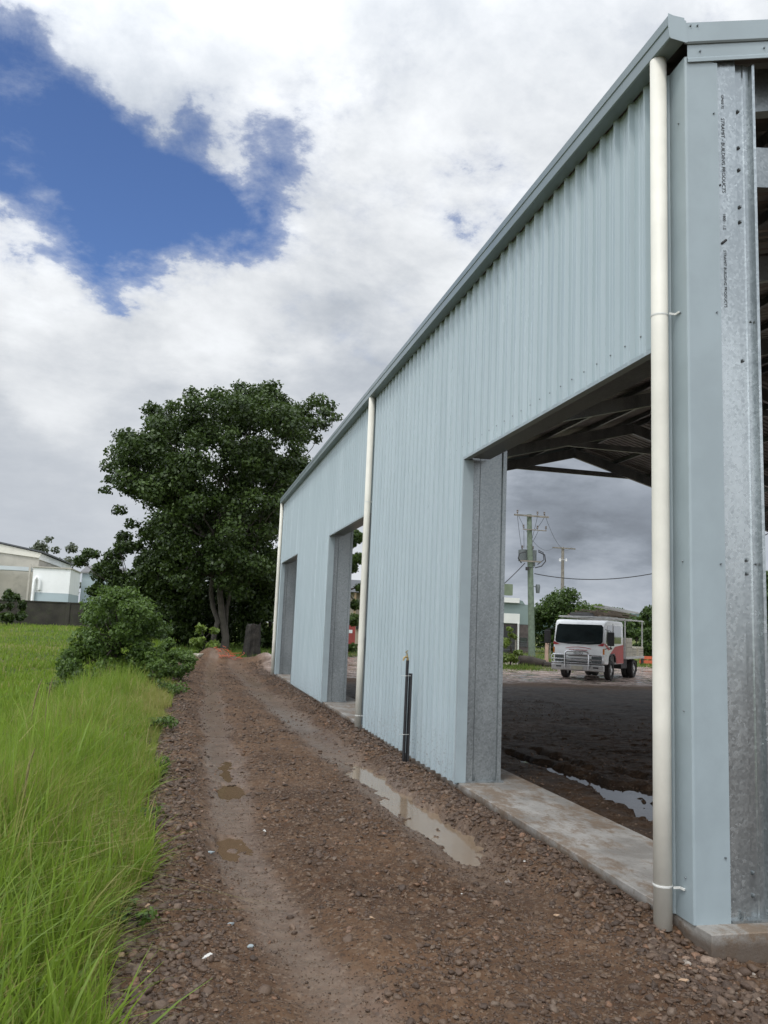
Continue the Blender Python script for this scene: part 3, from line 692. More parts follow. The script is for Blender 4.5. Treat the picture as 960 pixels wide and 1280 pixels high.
# gutters
def gutter(s_):
    X_ = (lambda q: q) if s_ == 0 else (lambda q: WB-q)
    pr = [(-.035, 5.40), (-.035, 5.285), (-.130, 5.285), (-.138, 5.292), (-.138, 5.372), (-.145, 5.378), (-.145, 5.440), (-.138, 5.448), (-.118, 5.448), (-.118, 5.430)]
    mb = MB(); mb.sheet([(X_(a), Y0-.03, b) for a, b in pr], (0, Y1-Y0+.06, 0)); g_ = mb.build('gutter', MT['gutter'], shed, solid=.0015)
    for ye in (Y0-.033, Y1+.031):
        mb = MB(); mb.prism([(X_(a), ye, b) for a, b in ((-.033, 5.448), (-.033, 5.284), (-.130, 5.284), (-.140, 5.292), (-.147, 5.448))], (0, .0015, 0)); mb.build('end_cap', MT['flash'], g_)
gutter(0); gutter(1)
# barge capping and the flashing below it, both gable ends
for ye, sg in ((Y0-.032, 1), (Y1+.032, -1)):
    for s_ in (0, 1):
        xa = -.03 if s_ == 0 else WB+.03
        d = Vector((WB/2-xa, 0, (WB/2)*TP+.008))
        z0 = 5.276
        def scr(L):
            q_ = MB()
            for q, zz, yo in L: q_.tube([(xa+d.x*q, ye+yo*sg, z0+zz+d.z*q), (xa+d.x*q, ye+(yo-.010)*sg, z0+zz+d.z*q)], .006, 6)
            return q_
        mb = MB(); mb.sheet([(xa, ye+sg*.16, z0+.150), (xa, ye, z0+.140), (xa, ye, z0+.010), (xa, ye+sg*.010, z0)], d); b_ = mb.build('barge_cap', MT['flash'], shed, extra=(scr([(.004, .115, 0), (.009, .115, 0)]), MT['screw']))
        mb = MB(); mb.sheet([(xa+.028, ye+sg*.018, z0+.03), (xa+.028, ye+sg*.018, z0-.080), (xa+.028, ye+sg*.013, z0-.090), (xa+.028, ye+sg*.013, z0-.112), (xa+.028, ye+sg*.024, z0-.112)], d); mb.build('barge_flashing', MT['flash'], shed, extra=(scr([(.012, -.05, .018), (.06, -.05, .018), (.11, -.05, .018), (.2, -.05, .018)]), MT['screw']))
# near corner: folded gutter return cap
mb = MB(); mb.prism([(-.150, Y0-.037, 5.450), (-.150, Y0-.037, 5.36), (-.142, Y0-.037, 5.292), (-.132, Y0-.037, 5.283), (-.028, Y0-.037, 5.276), (-.012, Y0-.037, 5.284), (-.020, Y0-.037, 5.34), (-.024, Y0-.037, 5.425)], (0, -.002, 0)); mb.build('corner_cap', MT['flash'], shed)
# plates seen at the open near end, right of the corner column
mb = MB(); mb.beam((.52, 4.40, 4.70), (2.6, 4.40, 4.98), .004, .28); mb.build('gusset_plate', MT['galv'], shed)
# downpipes
def downpipe(y):
    p = MB(); x = -.088
    p.tube([(x, y, .0+.004), (x, y, 1.2), (x, y, 3.0), (x, y, 5.284)], .050, 28, cap=False)
    o = p.build('downpipe', MT['pvc'], shed, smooth=True, solid=.003)
    for zz in (.235, 3.566):
        s = MB()
        s.tube([(x+.0535*math.cos(t), y+.0535*math.sin(t), zz) for t in [R_(-30-q*24) for q in range(11)]], .0012, 6)
        s.sheet([(x+.0525*math.cos(t), y+.0525*math.sin(t), zz-.0065) for t in [R_(q*15) for q in range(25)]], (0, 0, .013))
        s.box(x+.03, -.014, y-.062, y-.058, zz-.006, zz+.006); s.box(-.020, -.0145, y-.10, y-.058, zz-.006, zz+.006)
        s.tube([(-.022, y-.09, zz), (-.006, y-.09, zz)], .006, 8)
        s.build('strap', MT['strap'], o, solid=.001)
for yy in (4.345, 12.73, 25.50): downpipe(yy)

# ------------------------------------------------------------------ standpipe
sx, sy = -.20, 9.50; gz = h1(sx, sy)
st = empty('garden_standpipe', (sx, sy, gz), 0, 'black standpipe with a brass tap strapped to a steel picket by the shed wall', 'standpipe')
mb = MB(); mb.tube([(sx-.018, sy, gz-.15), (sx-.012, sy, gz+1.10), (sx-.010, sy, gz+1.17)], .018, 14); mb.build('riser_pipe', MT['black'], st, smooth=True)
mb = MB()
for a in (90, 210, 330):
    dx, dy = math.cos(R_(a))*.024, math.sin(R_(a))*.024; mb.beam((sx+.022+dx/2, sy+dy/2, gz-.2), (sx+.03+dx/2, sy+dy/2, gz+1.02), .004, .026, (dx, dy, 0))
mb.build('star_picket', MT['black'], st)
mb = MB(); mb.tube([(sx-.010, sy, gz+1.17), (sx-.010, sy, gz+1.20)], .013, 10); mb.tube([(sx-.010, sy, gz+1.205), (sx-.04, sy-.01, gz+1.21), (sx-.06, sy-.016, gz+1.195), (sx-.068, sy-.018, gz+1.165)], [.014, .012, .011, .010], 10)
mb.tube([(sx-.014, sy, gz+1.20), (sx-.022, sy, gz+1.25)], [.011, .008], 10)
tp = mb.build('tap', MT['brass'], st, smooth=True)
mb = MB(); mb.tube([(sx-.022, sy, gz+1.25), (sx-.026, sy, gz+1.272)], .006, 8); mb.beam((sx-.045, sy-.012, gz+1.262), (sx-.005, sy+.012, gz+1.284), .008, .008); mb.build('handle', MT['brass'], tp)
for zz in (.99, .32):
    mb = MB(); mb.tube([(sx-.045, sy-.02, gz+zz), (sx-.02, sy-.027, gz+zz+.002), (sx+.03, sy-.018, gz+zz+.003), (sx+.04, sy+.015, gz+zz+.003), (sx+.0, sy+.027, gz+zz+.002), (sx-.04, sy+.004, gz+zz), (sx-.085, sy-.02, gz+zz+.004)], .0025, 6); mb.build('wire_tie', MT['strap'], st)

# ------------------------------------------------------------------ plants
LEAF = dict(
    fig=m_leaf('fig_leaf', (.009, .021, .005), (.070, .112, .022), .2), bush=m_leaf('bush_leaf', (.020, .045, .010), (.12, .19, .035), .3),
    light=m_leaf('light_leaf', (.05, .085, .014), (.20, .27, .055), .35), gum=m_leaf('gum_leaf', (.05, .065, .040), (.14, .16, .10), .25),
    mid=m_leaf('mid_leaf', (.018, .040, .010), (.085, .135, .028), .28), grass=m_leaf('grass_blade', (.026, .060, .007), (.25, .36, .042), .40, .5),
    grassdark=m_leaf('grass_blade_dark', (.040, .085, .010), (.13, .20, .030), .40, .5))
def leaves(clumps, count, size, seed, asp=.62, droop=.3, squash=.8):
    """leaf-sized diamonds in the shell and volume of many clumps; clumps: (centre, r)"""
    r = np.random.default_rng(seed); C = np.array([list(c[0]) for c in clumps]); Rr = np.array([c[1] for c in clumps])
    wgt = Rr**2; w_ = r.choice(len(clumps), count, p=wgt/wgt.sum())
    d = r.normal(size=(count, 3)); d /= np.linalg.norm(d, axis=1)[:, None]
    lump = 1+.28*np.sin(d[:, 0]*5+w_*1.7)*np.sin(d[:, 1]*6+w_*.9)*np.cos(d[:, 2]*5+w_)
    rad = (r.random(count)**.45)*lump
    p = C[w_]+d*(rad*Rr[w_])[:, None]*np.array([1, 1, squash])
    nrm = d*.7+r.normal(size=(count, 3))*.75+np.array([0, 0, .6]); nrm /= np.linalg.norm(nrm, axis=1)[:, None]
    t = np.cross(nrm, r.normal(size=(count, 3))); t /= np.linalg.norm(t, axis=1)[:, None]; t[:, 2] -= droop; t /= np.linalg.norm(t, axis=1)[:, None]
    b = np.cross(nrm, t); s = size*r.uniform(.6, 1.35, count)[:, None]
    V = np.stack([p-t*s*.5, p+b*s*asp*.5, p+t*s*.5, p-b*s*asp*.5], 1).reshape(-1, 3)
    F = np.arange(count*4).reshape(-1, 4)
    cv = r.random(len(clumps)); var = np.clip(.25*cv[w_]+r.random(count)*.55+.15*rad*(d[:, 2] > 0), 0, 1)
    return V, F, np.repeat(var, 4)
def limb(a, b, r0, r1, seed, sag=.15, n_=7):
    r = random.Random(seed); a = Vector(a); b = Vector(b); L = (b-a).length; pts = []
    for i in range(n_+1):
        t = i/n_; p = a.lerp(b, t)+Vector((r.uniform(-1, 1), r.uniform(-1, 1), r.uniform(-.5, .5)))*L*.035*(0 if i in (0, n_) else 1); p.z += sag*L*math.sin(math.pi*t)*(.4); pts.append(p)
    return pts, [r0+(r1-r0)*i/n_ for i in range(n_+1)]
def plant(name, label, cat, base, clumps, count, size, mat, bark='bark', trunks=None, seed=1, group=None, r0=.2, nlimb=30, squash=.8, asp=.62, tips=True):
    base = Vector(base); root = empty(name, base, 0, label, cat, group)
    V, F, var = leaves(clumps, count, size, seed, squash=squash, asp=asp)
    V = V-np.array(base[:])
    np_mesh('crown', V, F, LEAF[mat], dict(var=var), root)
    trunks = trunks or [(base, base+Vector((0, 0, 1)), r0)]
    tops = []
    for i, (a, b, rr) in enumerate(trunks):
        mb = MB(); pts, rs = limb(a, b, rr, rr*.62, seed*31+i, 0); pts[0] = pts[0]-Vector((0, 0, .3)); rs[0] *= 1.25; mb.tube(pts, rs, 10)
        tops.append((pts, rr)); tr = mb.build('trunk', MT[bark], root, smooth=True)
    mb = MB(); r = random.Random(seed)
    sel = sorted(clumps, key=lambda c: r.random())[:nlimb]
    for i, (c, rad) in enumerate(sel):
        pts, rr = min(tops, key=lambda t: (t[0][-1]-Vector(c)).length); st_ = pts[r.choice([-1, -1, -2, -3])]
        q, rs = limb(st_, Vector(c), rr*r.uniform(.25, .5), max(.012, rr*.06), seed*77+i, .1, 6); mb.tube(q, rs, 6)
    mb.build('branches', MT[bark], root, smooth=True)
    return root
def inpoly(x, y, poly):
    c = False; j = len(poly)-1
    for i in range(len(poly)):
        if (poly[i][1] > y) != (poly[j][1] > y) and x < (poly[j][0]-poly[i][0])*(y-poly[i][1])/(poly[j][1]-poly[i][1]+1e-9)+poly[i][0]: c = not c
        j = i
    return c
def poly_clumps(poly, Yc, Yd, n_, rpx, seed, jitter=.35):
    """clump centres filling a crown's outline at distance Yc, spread Yd deep"""
    r = random.Random(seed); out = []; xs_ = [p[0] for p in poly]; ys_ = [p[1] for p in poly]
    while len(out) < n_:
        u = r.uniform(min(xs_), max(xs_)); v = r.uniform(min(ys_), max(ys_))
        if not inpoly(u, v, poly): continue
        Y_ = Yc+r.uniform(-1, 1)*Yd; out.append((at(u, v, Y_), rpx*r.uniform(1-jitter, 1+jitter)/1028.6*Y_*1.02))
    return out
# the big tree behind the shed
TY = 44
random.seed(11)
poly = [(142, 600), (146, 565), (172, 528), (205, 508), (250, 500), (300, 495), (338, 490), (368, 505), (384, 512), (385, 560), (372, 610), (360, 650), (350, 700), (335, 728), (285, 715), (240, 700), (215, 680), (205, 650), (172, 640), (148, 625)]
cl = poly_clumps(poly, TY, 4.6, 200, 19, 3)
cl += poly_clumps([(205, 690), (345, 690), (340, 725), (300, 742), (262, 726), (235, 745), (210, 730)], TY-2.4, 1.2, 26, 15, 6)
cl += poly_clumps([(185, 650), (345, 640), (338, 770), (300, 740), (250, 725), (205, 745)], TY+3.5, 2.0, 60, 20, 4)
for u, v, q in ((135, 582, 12), (138, 600, 10), (150, 545, 12), (132, 612, 9), (190, 512, 14), (240, 492, 13), (268, 494, 12), (300, 484, 13), (343, 482, 12), (330, 488, 12), (165, 655, 11), (150, 638, 10), (182, 668, 12), (398, 500, 14), (412, 508, 12), (420, 522, 10), (405, 530, 13), (395, 548, 10), (385, 520, 14), (388, 505, 13), (378, 545, 14), (392, 530, 13), (405, 515, 13), (225, 690, 14)):
    cl.append((at(u, v, TY+random.uniform(-2, 2)), q/1028.6*TY))
b0 = at(278, 812, TY-1.0)
tb = Vector((b0.x, TY-1, h1(b0.x, TY-1)))
def P3(u, v, Y=TY-1): return at(u, v, Y)
plant('fig_tree', 'big dark spreading broadleaf tree behind the far end of the shed', 'tree', tb, cl, 130000, .20, 'fig', 'bark_pale',
      trunks=[(tb, P3(279, 690), .20), (tb+Vector((-.35, .2, 0)), P3(266, 680), .15), (tb+Vector((.25, .4, 0)), P3(292, 690), .12)], seed=5, nlimb=60, squash=.72)
# dark bushes and trees beneath and behind it
def blobplant(name, label, cat, u, vtop, vbot, wpx, Y, count, size, mat, seed, group=None, n_=16, bark='bark', depth=None, rr=.28, nlimb=10):
    b = at(u, vbot, Y); gz = h1(b.x, Y); k = Y/1028.6; hgt = (vbot-vtop)*k; W = wpx*k/2
    r = random.Random(seed); cs = []
    for i in range(n_):
        t = r.random(); a = r.random()*6.28; q = math.sqrt(r.random())*(1-.45*abs(t-.45)*1.6)
        rad = rr*min(W, hgt)*r.uniform(.7, 1.2)
        cs.append((Vector((b.x+math.cos(a)*q*(W-rad*.8), Y+math.sin(a)*q*(depth or W)*.8, gz+rad*.6+t*(hgt-rad*1.5))), rad))
    return plant(name, label, cat, (b.x, Y, gz), cs, count, size, mat, bark, [(Vector((b.x, Y, gz)), Vector((b.x+.05*W, Y, gz+hgt*.45)), max(.02, hgt*.02))], seed, group, nlimb=nlimb)
blobplant('understorey_shrub', 'dark leafy shrub in shade left of the big tree trunk', 'shrub', 218, 690, 812, 100, 47, 26000, .20, 'fig', 11, 'shrubs under the big tree', 60)
blobplant('understorey_shrub', 'dark leafy shrub in shade right of the big tree trunk against the shed', 'shrub', 335, 680, 812, 105, 48, 24000, .20, 'fig', 12, 'shrubs under the big tree', 60)
blobplant('understorey_shrub', 'dark leafy shrub straight behind the big tree trunk', 'shrub', 275, 690, 812, 130, 52, 28000, .22, 'fig', 13, 'shrubs under the big tree', 60)
def polyplant(name, label, cat, poly, u, vb, Y, dep, nc, rpx, count, size, mat, seed, group=None, r0=.05):
    b = at(u, vb, Y); gz = h1(b.x, Y); top = at(u, min(p[1] for p in poly)*.45+vb*.55, Y)
    return plant(name, label, cat, (b.x, Y, gz), poly_clumps(poly, Y, dep, nc, rpx, seed), count, size, mat, 'bark', [(Vector((b.x, Y, gz)), Vector((top.x, Y, top.z)), r0), (Vector((b.x+.1, Y+.1, gz)), Vector((top.x+.4, Y+.2, top.z)), r0*.7)], seed, group, nlimb=24)
polyplant('small_tree', 'small dark tree left of the big one before the pale buildings', 'tree', [(98, 702), (104, 692), (128, 690), (140, 672), (165, 668), (195, 690), (200, 770), (165, 775), (150, 752), (128, 742), (116, 748), (112, 722)], 160, 800, 48, 2.0, 60, 9, 13000, .20, 'fig', 14, None, .13)
polyplant('small_tree', 'dark understorey tree between the small tree and the big trunk', 'tree', [(180, 700), (215, 690), (225, 790), (190, 800), (170, 780)], 200, 805, 46, 1.5, 40, 11, 10000, .2, 'fig', 114, None, .1)
polyplant('leafy_bush', 'mid green leafy bush on the bank left of the track', 'bush', [(84, 848), (84, 815), (102, 788), (112, 760), (132, 735), (146, 727), (160, 730), (176, 742), (188, 765), (200, 775), (206, 800), (200, 830), (178, 850), (150, 862), (115, 862)], 145, 862, 21, 1.1, 120, 12, 32000, .082, 'bush', 15, None, .04)
polyplant('bank_shrub', 'low dark shrub at the left foot of the leafy bush', 'bush', [(62, 862), (70, 845), (95, 838), (125, 845), (130, 868), (100, 876)], 95, 872, 19, .6, 30, 9, 7000, .07, 'fig', 115, None, .02)
blobplant('leafy_shrub', 'pale green large leaved shrub before the big tree trunk', 'shrub', 254, 766, 812, 40, 38, 700, .22, 'light', 16, None, 12)
blobplant('leafy_weed', 'low dark leafy weed on the bank beside the leafy bush', 'weed', 205, 795, 838, 44, 25, 2600, .09, 'bush', 17, 'weeds on the track edge', 12)
blobplant('leafy_weed', 'leafy weed spilling onto the track edge nearest the soil heaps', 'weed', 214, 815, 842, 30, 23.5, 1500, .08, 'bush', 18, 'weeds on the track edge', 10)
blobplant('leafy_weed', 'leafy weed left of the track just beyond the dry grass', 'weed', 190, 822, 862, 34, 19, 1700, .08, 'bush', 19, 'weeds on the track edge', 10)
blobplant('gum_tree', 'thin grey green gum tree behind the cream building', 'tree', 57, 668, 770, 92, 125, 6000, .42, 'gum', 20, None, 50, rr=.17)
blobplant('wall_shrub', 'dark shrub at the mossy wall far left', 'shrub', 8, 738, 786, 44, 74, 1500, .32, 'fig', 21, None, 12)
blobplant('old_stump', 'x', 'x', 315, 770, 812, 22, 40, 10, .1, 'fig', 22) if False else None
# broken old stump behind the soil heaps
b = at(315, 815, 37); gz = h1(b.x, 37)
mb = MB(); N_ = 22; rr_ = random.Random(5); lob = [rr_.uniform(.82, 1.2) for _ in range(N_)]; vs_ = []
for k, (zz, q) in enumerate(((-.3, .50), (.1, .40), (.5, .34), (.9, .32), (1.2, .31), (1.35, .30))):
    for t in range(N_): aa = 2*math.pi*t/N_; q2 = q*lob[t]*rr_.uniform(.95, 1.05); vs_.append((b.x+q2*math.cos(aa), 37+q2*math.sin(aa), gz+zz+(rr_.uniform(-.25, .25) if k == 5 else 0)))
mb.add(vs_, [(k*N_+t, k*N_+(t+1) % N_, (k+1)*N_+(t+1) % N_, (k+1)*N_+t) for k in range(5) for t in range(N_)]+[tuple(5*N_+t for t in range(N_))])
tag(mb.build('tree_stump', MT['stumpbark'], None), 'broad dark tree stump behind the soil heaps', 'stump')
# yard side
blobplant('yard_tree', 'bushy green tree behind the green power pole', 'tree', 702, 728, 818, 105, 66, 20000, .26, 'mid', 31, 'trees beyond the yard', 50)
blobplant('yard_tree', 'yellow green tree above the truck cab', 'tree', 742, 744, 812, 56, 72, 7000, .28, 'light', 32, 'trees beyond the yard', 30)
blobplant('yard_tree', 'dark tree seen over the truck load', 'tree', 768, 750, 812, 60, 80, 8000, .32, 'mid', 33, 'trees beyond the yard', 34)
blobplant('yard_tree', 'tall dark tree at the right beside the white downpipe', 'tree', 822, 742, 826, 60, 48, 14000, .19, 'mid', 34, 'trees beyond the yard', 46)
blobplant('yard_tree', 'small far tree on the skyline right of the truck rack', 'tree', 795, 755, 806, 50, 95, 5000, .36, 'mid', 35, 'trees beyond the yard', 24)
blobplant('yard_shrub', 'bright green leafy shrub beside the door jamb in the yard', 'shrub', 638, 785, 842, 34, 36, 1700, .13, 'light', 36, None, 16)
blobplant('yard_tree', 'tree glimpsed past the corner column at the right edge', 'tree', 962, 690, 850, 70, 34, 14000, .15, 'mid', 37, 'trees beyond the yard', 44)
blobplant('doorway_tree', 'leafy tree seen through the middle doorway', 'tree', 428, 640, 826, 60, 42, 16000, .18, 'mid', 38, None, 46)

# ------------------------------------------------------------------ grass
def blades(n_, fx, fy, hmin, hmax, wid, seed, lean=.35, seg=3, dryf=None, zfun=None):
    r = np.random.default_rng(seed)
    x = fx; y = fy; n_ = len(x); z = H(x, y, True)-.01
    h = r.uniform(hmin, hmax, n_)*(.30+1.4*fbm(x*1.3, y*1.3, 3, seed))*(.72+.75*sm(-x, 3.1, 3.9)*(1-sm(-x, 4.8, 6.0))); w_ = wid*r.uniform(.6, 1.4, n_)
    a = r.random(n_)*6.283; la = r.random(n_)*6.283+.0; ln = np.abs(r.normal(size=n_))*lean
    bx, by = np.cos(a)*w_/2, np.sin(a)*w_/2; cx_, cy_ = np.cos(la)*ln*h, np.sin(la)*ln*h
    rows = []
    for i in range(seg+1):
        t = i/seg; px = x+cx_*t**1.8; py = y+cy_*t**1.8; pz = z+h*(t-.35*ln*t*t)
        wt = (1-t**1.5)*(1 if i < seg else 0)+.06
        rows.append(np.stack([np.stack([px-bx*wt, py-by*wt, pz], -1), np.stack([px+bx*wt, py+by*wt, pz], -1)], 1))
    V = np.stack(rows, 1).reshape(n_, -1, 3); k = (seg+1)*2
    f = np.array([[2*i, 2*i+1, 2*i+3, 2*i+2] for i in range(seg)])
    F = (f[None]+(np.arange(n_)*k)[:, None, None]).reshape(-1, 4)
    tt = np.tile(np.repeat(np.linspace(0, 1, seg+1), 2), n_)
    base = np.clip(.5*fbm(x*.8, y*.8, 3, seed+3)+.5*r.random(n_), 0, 1)
    dry = (r.random(n_) < (.07 if dryf is None else dryf(x, y)))*r.uniform(.5, 1, n_)
    var = np.repeat(base, k)*(.75)+.25*tt; dr = np.clip(np.repeat(dry, k), 0, 1)
    return V.reshape(-1, 3), F, var, dr
def wedge(n_, y0, y1, xr, left_extra=1.0, seed=0, pw=1.0):
    """points between the left view edge (with some margin) and xr(y), denser close by"""
    r = np.random.default_rng(seed); y = y0*np.exp(r.random(n_)*math.log(y1/y0))
    xl = -2.8-y*math.tan(R_(12.5))-left_extra; xr_ = xr(y); x = xl+(xr_-xl)*r.random(n_)
    return x, y
edge = lambda y: -3.02+.16*(vnoise(y*1.3, y*0+3, 6)-.5)*2+.25*(1-sm(y, 25, 20))*0
dry = lambda x, y: .10+.40*sm(vnoise(x*1.2,y*1.2,44),.6,.85)+.85*np.exp(-(((x+3.2)/.45)**2+((y-15.5)/2.4)**2))+.35*np.exp(-((x+3.1)/.12)**2)
parts = []
x, y = wedge(62000, 2.4, 8.0, edge, .8, 1); parts.append(blades(0, x, y, .16, .42, .0088, 51, .58, 4, dry))
x, y = wedge(5200, 2.4, 11.0, edge, .8, 21); parts.append(blades(0, x, y, .30, .55, .017, 61, .55, 5, lambda a, b: .03+0*a))
x, y = wedge(6500, 2.4, 14.0, edge, .8, 22); parts.append(blades(0, x, y, .22, .50, .007, 62, .95, 5, lambda a, b: .95+0*a))
x, y = wedge(52000, 7.5, 22.0, edge, 1.5, 2); parts.append(blades(0, x, y, 0.16, .36, .0125, 52, .55, 3, dry))
x = -3.02-np.abs(rng.normal(size=9000))*.10; y = 2.4*np.exp(rng.random(9000)*math.log(24/2.4)); parts.append(blades(0, x, y, .10, .30, .006, 54, .75, 3, lambda a, b: .5+.4*np.exp(-((b-15.5)/2.4)**2)))
def join(parts):
    off = 0; VV = []; FF = []; A = []; Dd = []
    for V, F, a, d in parts: VV.append(V); FF.append(F+off); A.append(a); Dd.append(d); off += len(V)
    return np.concatenate(VV), np.concatenate(FF), np.concatenate(A), np.concatenate(Dd)
V, F, a, d = join(parts); tag(np_mesh('verge_grass', V, F, LEAF['grass'], dict(var=a, dry=d)), 'tall bright green grass along the left edge of the track', 'grass', kind='stuff')
parts = []
x, y = wedge(42000, 20, 95, lambda y: -3.1-.06*np.maximum(0, y-30)*0, 3, 3); k = ~((x > -3.2) & (y < 36)); x, y = x[k], y[k]
parts.append(blades(0, x, y, .18, .38, .045, 55, .4, 2, lambda a, b: .10))
V, F, a, d = join(parts); tag(np_mesh('paddock_grass', V, F, LEAF['grass'], dict(var=a, dry=d)), 'green paddock grass running back to the mossy wall', 'grass', kind='stuff')
r = np.random.default_rng(9); x = r.uniform(-4, 3.0, 9000); y = r.uniform(33, 60, 9000); k = (y > 34.5)
parts = [blades(0, x[k], y[k], .15, .4, .035, 56, .4, 2, lambda a, b: .05)]
x = r.uniform(2, 60, 22000); y = 41+r.random(22000)**1.5*50-.12*(x-20)
parts.append(blades(0, x, y, .10, .30, .05, 57, .4, 2, lambda a, b: .18))
x = 15+r.random(1500)*3.5; y = 33+r.random(1500)*6; parts.append(blades(0, x-.4, y+1.5, .1, .35, .03, 58, .5, 2, lambda a, b: .1)) if False else None
bx_ = at(632, 842, 36); x = bx_.x+r.normal(size=2500)*1.0; y = 36+r.normal(size=2500)*1.1; parts.append(blades(0, x, y, .1, .35, .025, 59, .5, 2, lambda a, b: .12))
V, F, a, d = join(parts); tag(np_mesh('far_grass', V, F, LEAF['grassdark'], dict(var=a, dry=d)), 'green grass under the big tree and beyond the gravel yard', 'grass', kind='stuff')
r = np.random.default_rng(77)
for i in range(7):
    yy_ = (4.6, 6.6, 8.9, 12.2, 17.5, 21.5, 26.5)[i]; xx_ = -3.02+(.10, .02, .06, .0, .10, .16, .28)[i]; hh_ = (.16, .2, .2, .24, .34, .5, .6)[i]
    cs = [(Vector((xx_+r.uniform(-1, .6)*hh_, yy_+r.uniform(-1, 1)*hh_*1.2, h1(xx_, yy_)+hh_*r.uniform(.25, .75))), hh_*r.uniform(.25, .45)) for _ in range(9)]
    plant('leafy_weed', 'low broad leaved weed, number '.replace(', number ', ' ')+('nearest the camera at the track edge', 'second along the grass edge of the track', 'at the grass edge level with the left rut puddles', 'at the grass edge before the dry grass patch', 'inside the dry grass patch beside the track', 'on the track edge just past the dry grass', 'at the track edge right of the leafy bush')[i], 'weed', (xx_, yy_, h1(xx_, yy_)), cs, (260, 300, 320, 420, 700, 1400, 1800)[i], (.032, .036, .04, .045, .055, .075, .085)[i], 'bush', 'bark', [(Vector((xx_, yy_, h1(xx_, yy_))), Vector((xx_, yy_, h1(xx_, yy_)+hh_*.4)), .006)], 900+i, 'weeds on the track edge', nlimb=6)
# seed-head stalks that stand above the verge
for i, (u0, v0, u1, v1, Y_) in enumerate([(30, 905, 53, 848, 8.5), (52, 915, 67, 845, 8.0), (28, 1010, 44, 935, 5.5), (100, 960, 108, 930, 9.0), (155, 960, 158, 915, 9.5)]):
    b = at(u0, v0+70, Y_); t = at(u1, v1, Y_); b.z = h1(b.x, Y_)
    o = empty('seed_stalk', b, 0, ['tall curved seed stalk leftmost on the skyline of the verge', 'straighter tall seed stalk right of the curved one', 'dark thin seed stalk low at the left edge', 'short seed stalk amid the middle of the verge', 'short dry seed stalk by the track edge'][i], 'grass stalk', 'seed stalks in the verge grass')
    m_ = b.lerp(t, .6)+Vector((-.03, 0, .02)); mb = MB(); mb.tube([b, b.lerp(t, .3)+Vector((-.02, 0, 0)), m_], .0022, 6); mb.build('stem', MT['stalk'], o)
    mb = MB(); q = [m_.lerp(t, k/5)+Vector((.012*math.sin(k/5*3.14)*-1, 0, .012*math.sin(k/5*3.14))) for k in range(6)]; mb.tube(q, [.003, .006, .0075, .0075, .006, .002], 8); mb.build('seed_head', MT['stalk'], o)

# ------------------------------------------------------------------ things at the end of the track
x, y = -1.55, 30.6; gz = h1(x, y)
mb = MB(); r = random.Random(4)
for k in range(14):
    p = Vector((x+.25+r.uniform(-.25, .45), y+r.uniform(-.35, .3), 0)); p.z = h1(p.x, p.y)+.02; pts = [p+Vector((0, 0, -.02))]
    for j in range(5): p = p+Vector((r.uniform(-.16, .16), r.uniform(-.1, .1), r.uniform(-.02, .07))); p.z = max(p.z, h1(p.x, p.y)+.02); pts.append(p.copy())
    mb.tube(pts, .008, 5)
o = mb.build('barrier_mesh', MT['orange']); tag(o, 'crumpled orange barrier mesh on the soil heap', 'barrier mesh')
v_, f_ = rock_proto(2, 77); mb = MB(); x, y = -2.25, 29.6; mb.add([(x+p[0]*.28, y+p[1]*.2, h1(x, y)+.05+p[2]*.18) for p in v_], [tuple(q) for q in f_]); tag(mb.build('boulder', MT['cream'], None), 'pale boulder at the left foot of the soil heap', 'boulder')

# ------------------------------------------------------------------ left background: mossy wall and pale buildings
YW = 80
a = at(-60, 768, YW); b = at(190, 768, YW)
zt = at(60, 753, YW).z
bw = MB(); 
gzw = -.5
bw.box(a.x, b.x, YW, YW+.4, gzw, zt)
ow = empty('block_wall', (a.x, YW, 0), 0, 'long dark mossy block wall at the back of the paddock', 'wall'); bw.build('wall', MT['block'], ow)
bw = MB(); bw.box(a.x, b.x, YW-.06, YW+.46, zt, zt+.10); bw.build('coping', MT['block'], ow)
k = a.x+1
while k < b.x: bw = MB(); bw.box(k, k+.35, YW-.10, YW-.002, gzw, zt-.002); k += 4.2; bw.build('pier', MT['block'], ow)
YB = 92
def U(u, v, Y): p = at(u, v, Y); return p
c0 = U(49.5, 691, YB); c1 = U(87.5, 706, 112); lft = U(-110, 668, YB-6)
bld = empty('pale_warehouse', (c0.x, YB, 0), 0, 'pale cream warehouse with a dark roof edge and a low awning behind the wall', 'building')
zl = c0.z
fd = Vector((-1, -.12, 0)).normalized(); sd = Vector((c1.x-c0.x, 112-YB, 0)).normalized(); sl_ = (Vector((c1.x, 112, 0))-Vector((c0.x, YB, 0))).length
base = Vector((c0.x, YB, 0)); FW = 22.0
zr = zl+1.9*1.0
def Fp(s, z): return base+fd*s+Vector((0, 0, z))
mb = MB(); mb.prism([Fp(0, -.5), Fp(FW, -.5), Fp(FW, zl), Fp(FW/2, zr), Fp(0, zl)], sd*sl_); mb.build('wall', MT['wallgrey'], bld)
out = Vector((fd.y, -fd.x, 0)); out = out if out.y < 0 else -out
mb = MB(); mb.prism([Fp(-.2, zl-.05)+out*.15, Fp(FW/2, zr-.05)+out*.15, Fp(FW/2, zr-1.5)+out*.15, Fp(-.0, zl-.55)+out*.15], -out*.14); mb.build('fascia', MT['wallcream'], bld)
mb = MB(); mb.prism([Fp(-.35, zl)+out*.3, Fp(FW/2, zr)+out*.3, Fp(FW/2, zr+.16)+out*.3, Fp(-.35, zl+.16)+out*.3], sd*(sl_+.6)-Vector((0, 0, 0))); mb.build('roof', MT['roofdark'], bld)
